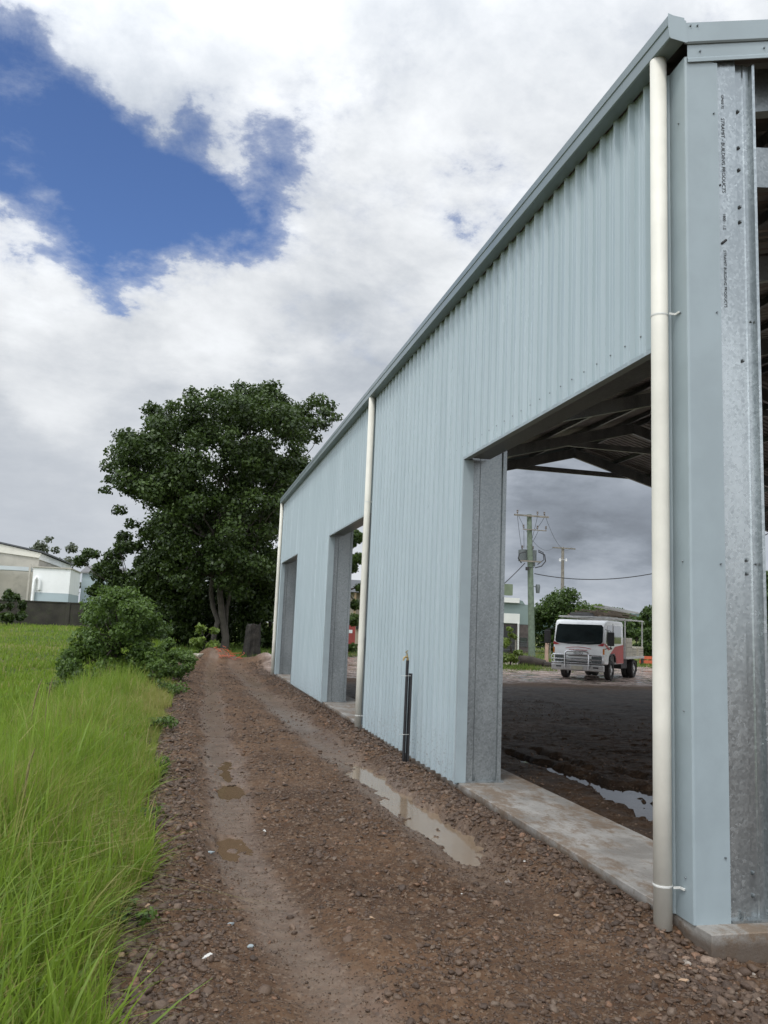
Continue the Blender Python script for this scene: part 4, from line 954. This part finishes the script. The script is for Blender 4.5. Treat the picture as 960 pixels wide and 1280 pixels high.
mb = MB(); mb.prism([Fp(FW/2, zr)+out*.3, Fp(FW+.35, zl)+out*.3, Fp(FW+.35, zl+.16)+out*.3, Fp(FW/2, zr+.16)+out*.3], sd*(sl_+.6)); mb.build('roof', MT['roofdark'], bld)
sn = Vector((sd.y, -sd.x, 0)); mb = MB(); mb.prism([base+sn*.1+Vector((0, 0, zl-.05)), base+sn*.1+sd*sl_+Vector((0, 0, zl-.05)), base+sn*.1+sd*sl_+Vector((0, 0, zl-.7)), base+sn*.1+Vector((0, 0, zl-.7))], -sn*.09); mb.build('eaves_board', MT['wallwhite'], bld)
mb = MB(); mb.box(c0.x-24, U(38, 708, YB-3).x, YB-3.2, YB-.1-1.5, U(20, 713, YB-3).z, U(20, 708, YB-3).z); mb.build('awning', MT['awning'], bld)
mb = MB(); mb.box(U(35.5, 720, YB-3.1).x, U(38, 720, YB-3.1).x, YB-3.25, YB-3.05, -.3, U(20, 704, YB-3).z); mb.build('post', MT['wallgrey'], bld)
# white lower annexe in front, blue-grey base course, and a further shed
an = empty('white_annexe', (U(40, 750, 88).x, 88, 0), 0, 'white lower annexe with a blue grey base in front of the warehouse', 'building')
xa, xb = U(39, 740, 88).x, U(86, 740, 88).x; z1_ = U(60, 710, 88).z; z2_ = U(60, 741, 88).z
mb = MB(); mb.box(xa, xb, 88, 96, z2_, z1_); mb.build('wall', MT['wallwhite'], an)
mb = MB(); mb.box(xa, xb, 87.98, 96.02, -.5, z2_-.01); mb.build('base_course', MT['wallblue'], an)
mb = MB(); mb.box(xa-.1, xb+.1, 87.85, 96.15, z1_+.002, z1_+.12); mb.build('roof', MT['wallgrey'], an)
mb = MB(); px = U(43, 740, 87.8).x; mb.tube([(px+.4, 87.85, z1_-2.2), (px+.35, 87.8, z1_-1.2), (px+.1, 87.75, z1_-.95), (px-.1, 87.75, z1_-1.3), (px-.15, 87.75, -.3)], .16, 10); mb.build('drainpipe', MT['wallwhite'], an, smooth=True)
bs = empty('blue_grey_shed', (U(86, 750, 96).x, 96, 0), 0, 'plain blue grey shed right of the white annexe', 'shed')
xb2 = U(150, 740, 97).x; zz = U(100, 716, 97).z
mb = MB(); mb.box(xb+.05, xb2, 97, 107, -.5, zz); mb.build('wall', MT['wallblue'], bs); mb = MB(); mb.prism([(xb-.1, 96.7, zz+.002), (xb2+.3, 96.7, zz+.002), (xb2+.3, 102, zz+1.0), (xb-.1, 102, zz+1.0)], (0, 0, .12)); mb.build('roof', MT['roof'], bs)

# ------------------------------------------------------------------ right background: hills, buildings, poles
def ridge(name, pts, Y, label):
    mb = MB(); r = random.Random(2); top = []
    for i in range(len(pts)-1):
        for k in range(12):
            t = k/12; u = pts[i][0]+(pts[i+1][0]-pts[i][0])*t; v = pts[i][1]+(pts[i+1][1]-pts[i][1])*t+r.uniform(-.7, .7); top.append(at(u, v, Y))
    n_ = len(top); vs = [(p.x, p.y, -20) for p in top]+[(p.x, p.y+30, p.z*.7) for p in top]+[(p.x, p.y+90, p.z) for p in top]+[(p.x, p.y+400, -20) for p in top]
    vs = [(a-(0), b, c) for a, b, c in vs]
    mb.add(vs, [(j*n_+i, j*n_+i+1, (j+1)*n_+i+1, (j+1)*n_+i) for j in range(3) for i in range(n_-1)])
    tag(mb.build(name, MT['hillm'], None, smooth=True), label, 'hills', kind='structure')
ridge('hills', [(560, 762), (620, 757), (648, 753), (672, 757), (700, 760), (730, 758), (752, 762), (780, 764), (815, 766), (900, 768), (1000, 765)], 1500, 'low dark wooded hills on the horizon beyond the yard')
# grey-green industrial shed
YS = 62
def atz(u, v, Y): return at(u, v, Y)
xl, xr = at(560, 790, YS).x, at(663, 790, YS).x
zt = at(640, 755, YS).z; zm = at(640, 780, YS).z; gz = h1(xl, YS)
fb = empty('industrial_shed', (xl, YS, 0), 0, 'grey green industrial shed with a white curved roof edge and roller door', 'shed')
mb = MB(); mb.box(xl, xr, YS, YS+14, zm, zt); mb.build('wall', MT['shedgrey'], fb)
mb = MB(); mb.box(xl, xr, YS+.02, YS+13.9, -.3, zm-.01); mb.build('base_wall', MT['brickdark'], fb)
# curved corner parapet
pr = [(xl, zt+.0)]+[(xl+(at(646, 750, YS).x-xl)*k/6, at(640, 749, YS).z) for k in range(1, 7)]+[(at(653, 750, YS).x+.0, at(640, 750.5, YS).z), (at(656, 755, YS).x, zt)]
mb = MB(); mb.prism([(p, YS-.05, q) for p, q in pr], (0, 4, 0)); mb.build('parapet', MT['shedgrey'], fb)
mb = MB(); mb.box(xl, at(648, 750, YS).x, YS-.25, YS-.06, at(640, 753.5, YS).z, at(640, 749, YS).z+.1); mb.build('white_capping', MT['door'], fb)
mb = MB(); mb.box(at(600, 770, YS).x, at(649, 770, YS).x, YS-.12, YS-.01, at(640, 779, YS).z, at(640, 767, YS).z); mb.build('roller_door', MT['door'], fb)
mb = MB(); mb.box(at(646, 770, YS).x, at(647.5, 770, YS).x, YS-.3, YS-.13, -.2, at(640, 779, YS).z); mb.build('post', MT['door'], fb)
mb = MB(); mb.box(at(627, 790, YS).x, at(644, 790, YS).x, YS-.05, YS+.0, -.2, at(640, 783, YS).z); mb.build('dark_opening', MT['dark'], fb)
mb = MB(); mb.box(at(650, 800, YS).x, at(659, 800, YS).x, YS-.04, YS+.0, at(655, 808, YS).z, at(655, 797, YS).z); mb.build('window', MT['glass'], fb)
# green sign box on its post
p = at(637, 737, 50); sg = empty('sign_board', (p.x-.6, 50, 0), 0, 'plain green box sign on a post beside the door jamb', 'sign')
mb = MB(); mb.box(at(606, 737, 50).x, at(641, 737, 50).x, 50, 50.35, at(635, 744, 50).z, at(635, 730, 50).z); mb.build('panel', MT['greenbox'], sg)
mb = MB(); q = at(627, 737, 50).x; mb.tube([(q, 50.17, -.3), (q, 50.17, at(635, 744, 50).z)], .12, 12); mb.build('post', MT['grey_box'], sg, smooth=True)
# beige building through the middle doorway
YD = 58
bb = empty('beige_cottage', (at(443, 780, YD).x, YD, 0), 0, 'beige building with a dark verandah roof seen through the middle doorway', 'building')
xl = at(441, 780, YD).x; xr = at(500, 780, YD).x
mb = MB(); mb.box(xl, xr, YD, YD+9, -.2, at(445, 740, YD).z); mb.build('wall', plain('beige_board', (.36, .31, .24), .8, 0, .12, 1.0), bb)
mb = MB(); zc = at(445, 741, YD).z; mb.prism([(at(432, 741, YD).x, YD-1.2, zc), (at(432, 741, YD).x, YD+5, zc+1.2), (at(432, 741, YD).x, YD+10.5, zc)], (xr-xl+1.6, 0, 0)); mb.build('roof', MT['roofdark'], bb)
mb = MB(); mb.box(at(445, 780, YD).x, at(449, 780, YD).x, YD-.2, YD-.01, at(447, 786, YD).z, at(447, 776, YD).z); mb.build('meter_box', MT['dark'], bb)
mb = MB(); mb.tube([(at(439, 780, YD).x, YD-1, -.2), (at(439, 780, YD).x, YD-1, zc)], .09, 8); mb.build('verandah_post', MT['timber'], bb)
# red letterbox-like cabinet beside it
p = at(437, 795, 50); rc = empty('red_cabinet', (p.x, 50, h1(p.x, 50)), 0, 'dusty red cabinet standing outside seen through the middle doorway', 'cabinet')
mb = MB(); mb.box(p.x-.5, p.x+.35, 50, 50.6, h1(p.x, 50)-.05, 1.7); mb.build('body', MT['terracotta'], rc, bevel=.03)
mb = MB(); mb.box(p.x-.42, p.x+.27, 49.97, 49.999, .5, 1.55); mb.build('door', MT['terracotta'], rc); mb = MB(); mb.box(p.x-.3, p.x+.15, 49.95, 49.969, 1.15, 1.35); mb.build('plate', MT['white'], rc)

# power poles
def insul(mb, x, y, z): mb.tube([(x, y, z), (x, y, z+.10), (x, y, z+.14), (x, y, z+.2), (x, y, z+.26), (x, y, z+.3)], [.03, .03, .08, .05, .08, .04], 8)
YP = 53; bp = at(665, 822, YP); tpz = at(663, 645, YP).z; px = bp.x; k = YP/1028.6
gp = h1(px, YP)
pp = empty('power_pole', (px, YP, gp), 0, 'tall green timber power pole with a transformer and two cross arms', 'power pole')
mb = MB(); tx = at(661.5, 645, YP).x; mb.tube([(px, YP, gp-.4), (px*.7+tx*.3, YP, 3), (tx, YP, tpz+.1)], [.25, .22, .17], 14); mb.build('pole', MT['pole_green'], pp, smooth=True)
def arm(par, u0, u1, v, Y, yo, mat='pole_grey', h=.11, ins=()):
    a = at(u0, v, Y); b = at(u1, v, Y); mb = MB(); mb.beam((a.x, Y-yo, (a.z+b.z)/2), (b.x, Y-yo, (a.z+b.z)/2), .1, h); o = mb.build('cross_arm', MT[mat], par)
    for u in ins:
        q = at(u, v, Y); m_ = MB(); insul(m_, q.x, Y-yo, (a.z+b.z)/2+h/2); m_.build('insulator', MT['insul'], o, smooth=True)
    return (a.z+b.z)/2
za = arm(pp, 641, 684, 645.5, YP, .25, ins=(645, 670, 678.5))
zb = arm(pp, 652, 681, 663, YP, .25, h=.06, ins=(652.5, 670, 680.5))
zc = arm(pp, 648, 674, 702, YP, .30, h=.10)
mb = MB(); x0, x1 = at(653.5, 695, YP).x, at(672.5, 695, YP).x; z0, z1 = zc+.06, at(660, 686.5, YP).z; mb.box(x0, x1, YP+.22, YP+.82, z0, z1)
for q in range(7): mb.box(x0+(x1-x0)*(q+.3)/7, x0+(x1-x0)*(q+.5)/7, YP+.82, YP+.92, z0+.1, z1-.1)
tr = mb.build('transformer', MT['grey_box'], pp, bevel=.02)
for q in (.15, .5, .85): m_ = MB(); insul(m_, x0+(x1-x0)*q, YP+.5, z1); m_.build('bushing', MT['insul'], tr, smooth=True)
mb = MB(); mb.box(px-.17, px+.17, YP+.1, YP+.25, zc-.3, z1-.2); mb.build('bracket', MT['grey_box'], pp)
mb = MB(); q = at(671.5, 737, YP); mb.tube([(q.x, YP-.1, q.z-.25), (q.x, YP-.1, q.z+.2), (q.x, YP-.1, q.z+.35)], [.12, .17, .13], 10); mb.beam((q.x, YP-.1, q.z+.2), (px, YP-.1, q.z+.2), .05, .05); mb.build('street_light', MT['grey_box'], pp, smooth=True)
mb = MB(); q = at(657, 711, YP); mb.tube([(q.x, YP-.3, q.z-.12), (q.x, YP-.3, q.z+.1)], .13, 10); mb.beam((q.x, YP-.3, q.z+.08), (px, YP-.1, q.z+.12), .04, .04); mb.build('siren_box', MT['dark'], pp)
def wire(mb, a, b, sag, r=.02, n_=14): mb.tube([Vector(a).lerp(Vector(b), t/n_)-Vector((0, 0, sag*4*(t/n_)*(1-t/n_))) for t in range(n_+1)], r, 5)
mb = MB()
A = lambda u, v, yo=.25: at(u, v, YP)+Vector((0, -yo, 0))
for (a, b) in (((645, 645), (655, 686)), ((670, 646), (664, 686)), ((679, 646), (671, 662)), ((671, 664), (663, 684)), ((653, 664), (658, 684))): wire(mb, A(*a), A(*b, -.4), .12, .014, 8)
mb.tube([A(655, 690), A(648, 692), A(646, 698), A(650, 704)], .04, 6); mb.tube([A(671, 690), A(679, 694), A(680, 702), A(675, 708), A(667, 710)], .04, 6); mb.tube([A(671, 688), A(677, 691), A(678, 700), A(670, 706)], .03, 6)
mb.build('service_cable', MT['cable'], pp, smooth=True)
YP2 = 76; b2 = at(702.5, 800, YP2); gp2 = h1(b2.x, YP2)
p2 = empty('power_pole', (b2.x, YP2, gp2), 0, 'farther grey power pole with one cross arm and two white insulators', 'power pole')
t2 = at(703.5, 684, YP2); mb = MB(); mb.tube([(b2.x, YP2, gp2-.4), (t2.x, YP2, t2.z)], [.22, .14], 12); mb.build('pole', MT['pole_grey'], p2, smooth=True)
arm(p2, 689.5, 718, 685.5, YP2, .2, h=.12)
mb = MB()
for u in (699, 706.5): q = at(u, 700, YP2); mb.tube([(q.x, YP2-.2, q.z-.15), (q.x, YP2-.2, q.z+.15)], [.11, .06], 8)
q = at(703, 700, YP2); mb.beam((q.x-.5, YP2-.18, q.z), (q.x+.5, YP2-.18, q.z), .05, .05); mb.build('lamp_pair', MT['alloy'], p2)
mb = MB(); wire(mb, at(668, 717, YP), at(1010, 640, 40), 1.7, .03, 30); tag(mb.build('overhead_wire', MT['cable'], None, smooth=True), 'sagging black cable from the green pole to the right above the truck', 'overhead wire', 'overhead wires on the poles')
mb = MB(); wire(mb, at(656, 704, YP), at(560, 780, 42), .3, .03, 14); tag(mb.build('overhead_wire', MT['cable'], None, smooth=True), 'black cable sloping down left from the green pole transformer', 'overhead wire', 'overhead wires on the poles')
for u0, u1, d in ((678.5, 714, 'right'), (645, 692, 'left')):
    mb = MB(); wire(mb, at(u0, 642, YP)+Vector((0, -.25, 0)), at(u1, 684, YP2)+Vector((0, -.2, 0)), 1.2, .012, 14); tag(mb.build('overhead_wire', MT['cable'], None), 'thin wire joining the %s tips of the two cross arms' % d, 'overhead wire', 'overhead wires on the poles')
# wire fence before the trees
YFn = 50
fn = empty('wire_fence', (at(640, 820, YFn).x, YFn, 0), 0, 'low wire fence running behind the truck and pole', 'fence')
xa = at(600, 815, YFn).x; xb = at(900, 815, YFn).x
kx = xa
while kx < xb: mb = MB(); mb.tube([(kx, YFn, -.2), (kx, YFn, 1.15)], .04, 6); mb.build('post', MT['pole_grey'], fn); kx += 2.4
for zz in (.25, .5, .75, 1.05): mb = MB(); mb.beam((xa, YFn-.05, zz), (xb, YFn-.05, zz), .012, .012); mb.build('wire', MT['grey_box'], fn)
p = at(683.5, 824, 42); gz = h1(p.x, 42)
mb = MB(); mb.tube([(p.x, 42, gz-.2), (p.x-.02, 42, gz+.6), (p.x+.01, 42, gz+1.15)], [.11, .10, .10], 10); tag(mb.build('timber_post', MT['pinkpost'], None, smooth=True), 'short pinkish timber post left of the truck cab', 'post')
# dark pile of logs
lp = at(672, 834, 38)
lg = MB(); lg.tube([(lp.x-.9, 38.2, h1(lp.x-.9, 38.2)+.28), (lp.x-.3, 38.1, h1(lp.x, 38)+.22), (lp.x+.4, 38, h1(lp.x, 38)+.12)], [.27, .26, .2], 10); tag(lg.build('log', MT['bark'], None, smooth=True), 'thick dark log lying in the grass left of the truck', 'log')
lg = MB(); lg.tube([(lp.x+.2, 37.7, h1(lp.x, 38)+.1), (lp.x+1.2, 37.6, h1(lp.x, 38)+.12), (lp.x+2.2, 37.6, h1(lp.x, 38)+.08)], [.14, .15, .1], 8); tag(lg.build('log', MT['bark'], None, smooth=True), 'thin dark log reaching behind the truck bumper', 'log')
# orange barriers
for u, lab in ((813, 'orange barrier panel behind the truck tray'), (955, 'orange barrier glimpsed past the corner column')):
    Yb = 44 if u < 900 else 34; q = at(u, 832 if u < 900 else 836, Yb); gz = h1(q.x, Yb); o = empty('safety_barrier', (q.x, Yb, gz), 0, lab, 'barrier', 'orange safety barriers')
    for zz in (.12, .36): mb = MB(); mb.box(q.x-.7, q.x+.7, Yb-.03, Yb+.03, gz+zz, gz+zz+.18); mb.build('board', MT['orange'], o)
    for dx in (-.6, .6): mb = MB(); mb.box(q.x+dx-.04, q.x+dx+.04, Yb-.2, Yb-.031, gz-.02, gz+.6); mb.build('foot', MT['dark'], o)

# ------------------------------------------------------------------ the truck (local: front towards -y, x to its image-right)
TA = 43.5
fx = Vector((12.62, 27.9, 0)); ax = Vector((math.cos(R_(-TA)), math.sin(R_(-TA)), 0))
orig = fx-ax*.95
tk = empty('flatbed_truck', (orig.x, orig.y, .0), R_(-TA), 'white crew cab work truck with bull bar, loaded tray and ladder rack in the yard', 'truck')
def B(mb, name, mat, parent=None, **kw): return mb.build(name, MT[mat], parent or tk, local=True, **kw)
prof = [(-1.16, .62), (-1.20, .95), (-1.18, 1.38), (-.98, 2.14), (-.86, 2.27), (-.6, 2.31), (1.55, 2.31), (1.66, 2.24), (1.70, 1.4), (1.70, .60), (.55, .60), (.50, .85), (.32, 1.0), (-.32, 1.0), (-.50, .85), (-.55, .60)]
mb = MB(); mb.prism([(-1.0, a, b) for a, b in prof], (2.0, 0, 0)); cab = B(mb, 'cab', 'white', bevel=.07)
def slanted(pts, y0=-1.195, z0=1.38, y1=-.985, z1=2.14, off=.012, th=.012):
    d = Vector((0, y1-y0, z1-z0)); nrm = Vector((0, -(z1-z0), (y1-y0))).normalized()
    q = [Vector((x, y0, z0))+d*t+nrm*off for x, t in pts]; m_ = MB(); m_.prism(q, -nrm*th); return m_
B(slanted([(-.86, .02), (-.93, .12), (-.91, .88), (-.84, .97), (.84, .97), (.91, .88), (.93, .12), (.86, .02), (.4, -.03), (-.4, -.03)]), 'windscreen', 'glass')
for s in (-1, 1):
    m_ = MB(); m_.prism([(s*1.003, a, b) for a, b in ((-.93, 1.42), (-.80, 2.10), (-.1, 2.14), (-.1, 1.35))], (s*.006, 0, 0)); B(m_, 'door_window', 'glass')
    m_ = MB(); m_.prism([(s*1.003, a, b) for a, b in ((.12, 1.42), (.12, 2.12), (1.3, 2.12), (1.3, 1.42))], (s*.006, 0, 0)); B(m_, 'rear_window', 'glass')
    m_ = MB(); m_.prism([(s*1.002, a, b) for a, b in ((-.35, 1.02), (.35, 1.3), (1.69, 1.38), (1.69, .64), (.58, .64), (.52, .88), (.3, 1.04))], (s*.004, 0, 0)); B(m_, 'side_decal', 'red')
    m_ = MB(); m_.prism([(s*1.002, a, b) for a, b in ((-1.15, 1.36), (-.6, 1.16), (-.3, 1.20), (-1.15, 1.44))], (s*.004, 0, 0)); B(m_, 'side_decal', 'red')
    m_ = MB(); m_.prism([(s*1.002, a, b) for a, b in ((.02, 1.45), (.06, 1.45), (.06, 2.2), (.02, 2.2))], (s*.005, 0, 0)); B(m_, 'door_gap', 'dark')
    m_ = MB(); m_.prism([(s*1.002, a, b) for a, b in ((-.35, 1.20), (-.18, 1.20), (-.18, 1.27), (-.35, 1.27))], (s*.03, 0, 0)); B(m_, 'door_handle', 'dark')
    m_ = MB(); m_.prism([(s*.74, -1.207, 1.33), (s*.97, -1.20, 1.44), (s*.99, -1.20, 1.38), (s*.97, -1.20, 1.31)], (0, -.006, 0)); B(m_, 'front_decal', 'red')
    m_ = MB(); m_.box(s*.72-.20, s*.72+.20, -1.235, -1.19, .62, .93); hl = B(m_, 'headlight', 'lamp', bevel=.03)
    m_ = MB(); m_.box(s*.97-.03, s*.97+.03, -1.20, -1.12, 1.0, 1.22); B(m_, 'indicator', 'amber', bevel=.01)
    m_ = MB(); m_.box(s*1.24-.13, s*1.24+.13, -1.22, -1.12, 1.34, 1.86); mr = B(m_, 'side_mirror', 'dark', bevel=.03)
    m_ = MB(); m_.tube([(s*.98, -1.0, 1.95), (s*1.24, -1.17, 1.9), (s*1.24, -1.17, 1.3), (s*.98, -1.08, 1.2)], .014, 6); B(m_, 'mirror_arm', 'dark', mr)
# grille bars, bumper, plate, bull bar
for zz, w_ in ((.93, .40), (.80, .50), (.69, .50)):
    m_ = MB(); m_.box(-w_, w_, -1.222, -1.195, zz-.025, zz+.02); B(m_, 'grille_slot', 'dark')
m_ = MB(); m_.prism([(-1.02, -1.20, .34), (-1.02, -1.34, .36), (-1.02, -1.36, .58), (-1.02, -1.20, .60)], (2.04, 0, 0)); bpr = B(m_, 'bumper', 'alloy', bevel=.03)
for x0 in (-.82, .62): m_ = MB(); m_.box(x0, x0+.2, -1.372, -1.352, .47, .52); B(m_, 'fog_lamp', 'dark', bpr)
m_ = MB(); m_.box(-.22, .22, -1.372, -1.358, .40, .53); B(m_, 'number_plate', 'cream', bpr)
m_ = MB()
m_.tube([(-.46, -1.40, .45), (-.46, -1.42, .95), (-.42, -1.42, 1.06), (-.32, -1.42, 1.10), (.32, -1.42, 1.10), (.42, -1.42, 1.06), (.46, -1.42, .95), (.46, -1.40, .45)], .032, 8)
m_.tube([(-.98, -1.36, .62), (-1.0, -1.38, .88), (-.94, -1.38, .95), (.94, -1.38, .95), (1.0, -1.38, .88), (.98, -1.36, .62)], .022, 8)
m_.tube([(-.98, -1.38, .78), (.98, -1.38, .78)], .02, 8); m_.tube([(-.98, -1.38, .65), (.98, -1.38, .65)], .02, 8); B(m_, 'bull_bar', 'chrome', smooth=True)
def ttext(name, body, size, mat, x, z, y=-1.226):
    rot = Matrix(((1, 0, 0, x), (0, 0, -1, y), (0, 1, 0, z), (0, 0, 0, 1))); text_part(name, body, size, MT[mat], tk, rot, .002)
ttext('maker_badge', 'ISUZU', .13, 'dark', 0, 1.01, -1.222)
m_ = MB(); m_.prism([(x, -1.208-.0, 1.20+.06*(1-(x/.5)**2)) for x in (-.5, -.3, 0, .3, .5)]+[(x, -1.208, 1.18+.06*(1-(x/.5)**2)) for x in (.5, .3, 0, -.3, -.5)], (0, -.004, 0)); B(m_, 'bonnet_decal', 'red')
m_ = MB(); r = random.Random(8)
for q in range(13): x0 = -.36+q*.056; m_.box(x0, x0+.034, -1.212, -1.206, 1.12, 1.12+r.uniform(.03, .045))
B(m_, 'bonnet_decal', 'red')
m_ = MB()
for x0, x1 in ((-.5, .05), (.1, .62)): m_.tube([(x0, -1.20, 1.40), ((x0+x1)/2, -1.185, 1.43), (x1, -1.18, 1.46)], .012, 6)
B(m_, 'wiper', 'dark')
m_ = MB(); m_.box(-.35, .05, -1.165, -1.12, 1.40, 1.45) if False else m_.box(-.35, .05, -.95, -.9, 1.36, 1.40); B(m_, 'dash_papers', 'white')
# chassis, wheels
m_ = MB(); m_.box(-.42, -.34, -1.0, 5.2, .55, .72); m_.box(.34, .42, -1.0, 5.2, .55, .72); m_.box(-.85, .85, -.06, .06, .34, .46); m_.box(-.7, .7, 3.3, 3.6, .34, .50); m_.box(.45, .9, 1.75, 2.7, .42, .78); m_.box(-.9, -.45, 1.75, 2.5, .42, .78); B(m_, 'chassis', 'dark')
def wheel(x, y, wdt=.22, rad=.39):
    m_ = MB(); pr = [(-wdt/2, .62), (-wdt/2, .93), (-wdt*.38, 1), (wdt*.38, 1), (wdt/2, .93), (wdt/2, .62)]; N_ = 28
    vs = []; 
    for i in range(N_):
        t = 2*math.pi*i/N_
        for a, b in pr: vs.append((x+a, y+math.cos(t)*rad*b, rad+math.sin(t)*rad*b))
    K = len(pr); m_.add(vs, [(i*K+j, i*K+(j+1) % K, ((i+1) % N_)*K+(j+1) % K, ((i+1) % N_)*K+j) for i in range(N_) for j in range(K)])
    wh = empty_child('wheel', tk); B(m_, 'tyre', 'tyre', wh, smooth=True)
    m_ = MB(); s = 1 if x > 0 else -1
    m_.tube([(x-s*wdt*.3, y, rad), (x+s*wdt*.20, y, rad), (x+s*wdt*.30, y, rad), (x+s*wdt*.32, y, rad), (x+s*wdt*.52, y, rad)], [.25, .25, .23, .10, .09], 20); B(m_, 'rim', 'alloy', wh, smooth=True)
def empty_child(name, par):
    o = bpy.data.objects.new(name, None); COL.objects.link(o); o.parent = par; return o
for s in (-1, 1):
    wheel(s*.86, 0); wheel(s*.92, 3.45); wheel(s*.66, 3.45)
    m_ = MB(); m_.box(s*1.03-.02, s*1.03+.02, -.5, -.2, .3, .6) if False else m_.tube([(s*.98, -.46, .70), (s*1.0, -.33, .93), (s*1.0, 0, 1.02), (s*1.0, .33, .93), (s*.98, .46, .70)], .035, 8); B(m_, 'wheel_arch', 'dark')
    m_ = MB(); m_.box(s*.8-.22, s*.8+.22, 3.95, 3.97, .25, .72); B(m_, 'mud_flap', 'dark')
# tray, headboard, side boxes, rack
m_ = MB(); m_.box(-1.08, 1.08, 1.85, 5.1, .80, .90); tray = B(m_, 'tray', 'alloy', bevel=.01)
m_ = MB(); m_.box(-1.05, 1.05, 1.86, 1.92, .90, 1.3)
B(m_, 'headboard', 'alloy')
for (x0, x1, y0, y1, z1) in ((.45, 1.06, 2.0, 2.95, 1.66), (.5, 1.06, 3.0, 3.75, 1.28), (.5, 1.06, 4.1, 5.0, 1.30), (-1.06, -.45, 2.0, 3.4, 1.5)):
    m_ = MB(); m_.box(x0, x1, y0, y1, .902, z1); bx2 = B(m_, 'tool_box', 'cream', bevel=.015)
    m_ = MB()
    for q in range(1, 4): m_.box(x1-.0+.001, x1+.006, y0+.03, y1-.03, .9+(z1-.9)*q/4-.006, .9+(z1-.9)*q/4+.006)
    B(m_, 'panel_seam', 'dark', bx2)
m_ = MB(); m_.box(-1.08, -1.04, 3.45, 5.06, .902, 1.2); m_.box(-1.08, 1.0, 5.062, 5.1, .902, 1.2); B(m_, 'side_board', 'alloy')
m_ = MB()
for x in (-1.0, 1.0):
    for y in (1.97, 5.03): m_.beam((x, y, .9), (x, y, 2.42), .05, .05, (0, 1, 0))
    m_.beam((x, -.5, 2.42), (x, 5.3, 2.42), .05, .05)
for y in (-.4, .8, 1.95, 3.1, 4.1, 5.1): m_.beam((-1.0, y, 2.44), (1.0, y, 2.44), .045, .045)
B(m_, 'rack', 'alloy')
m_ = MB()
for x in (.35, .75): m_.beam((x, -.3, 2.86), (x, 5.4, 2.80), .03, .07)
for q in range(15): m_.beam((.35, 0+q*.36, 2.855-q*.004), (.75, 0+q*.36, 2.855-q*.004), .03, .03)
ld = m_.build('ladder', MT['alloy'], None, local=True); ld.location = tk.location; ld.rotation_euler = tk.rotation_euler; tag(ld, 'aluminium ladder lying along the truck rack', 'ladder')
m_ = MB(); r = random.Random(3)
for q in range(11):
    x = -.92+.17*q*.9; m_.beam((x, .3+r.uniform(0, .6), 2.52+(q % 4)*.075), (x+r.uniform(-.1, .1), 5.0+r.uniform(0, .9), 2.52+(q % 4)*.075+r.uniform(-.02, .06)), .08, .05)
ld = m_.build('timber_load', MT['timberdark'], None, local=True); ld.location = tk.location; ld.rotation_euler = tk.rotation_euler; tag(ld, 'bundle of timber lengths on the truck rack', 'timber', kind='stuff')
m_ = MB(); m_.prism([(-.7, -.2, 2.47), (-.65, -.15, 2.60), (.0, -.1, 2.62), (.1, -.2, 2.47)], (0, .9, 0)); ld = m_.build('tarpaulin', MT['dark'], None, local=True); ld.location = tk.location; ld.rotation_euler = tk.rotation_euler; tag(ld, 'folded black tarpaulin at the front of the truck rack', 'tarpaulin')
for q in [tk]+[o for o in COL.objects if o.name in ('ladder', 'timber_load', 'tarpaulin')]: q.scale = (.94, .94, .94)
print('built')
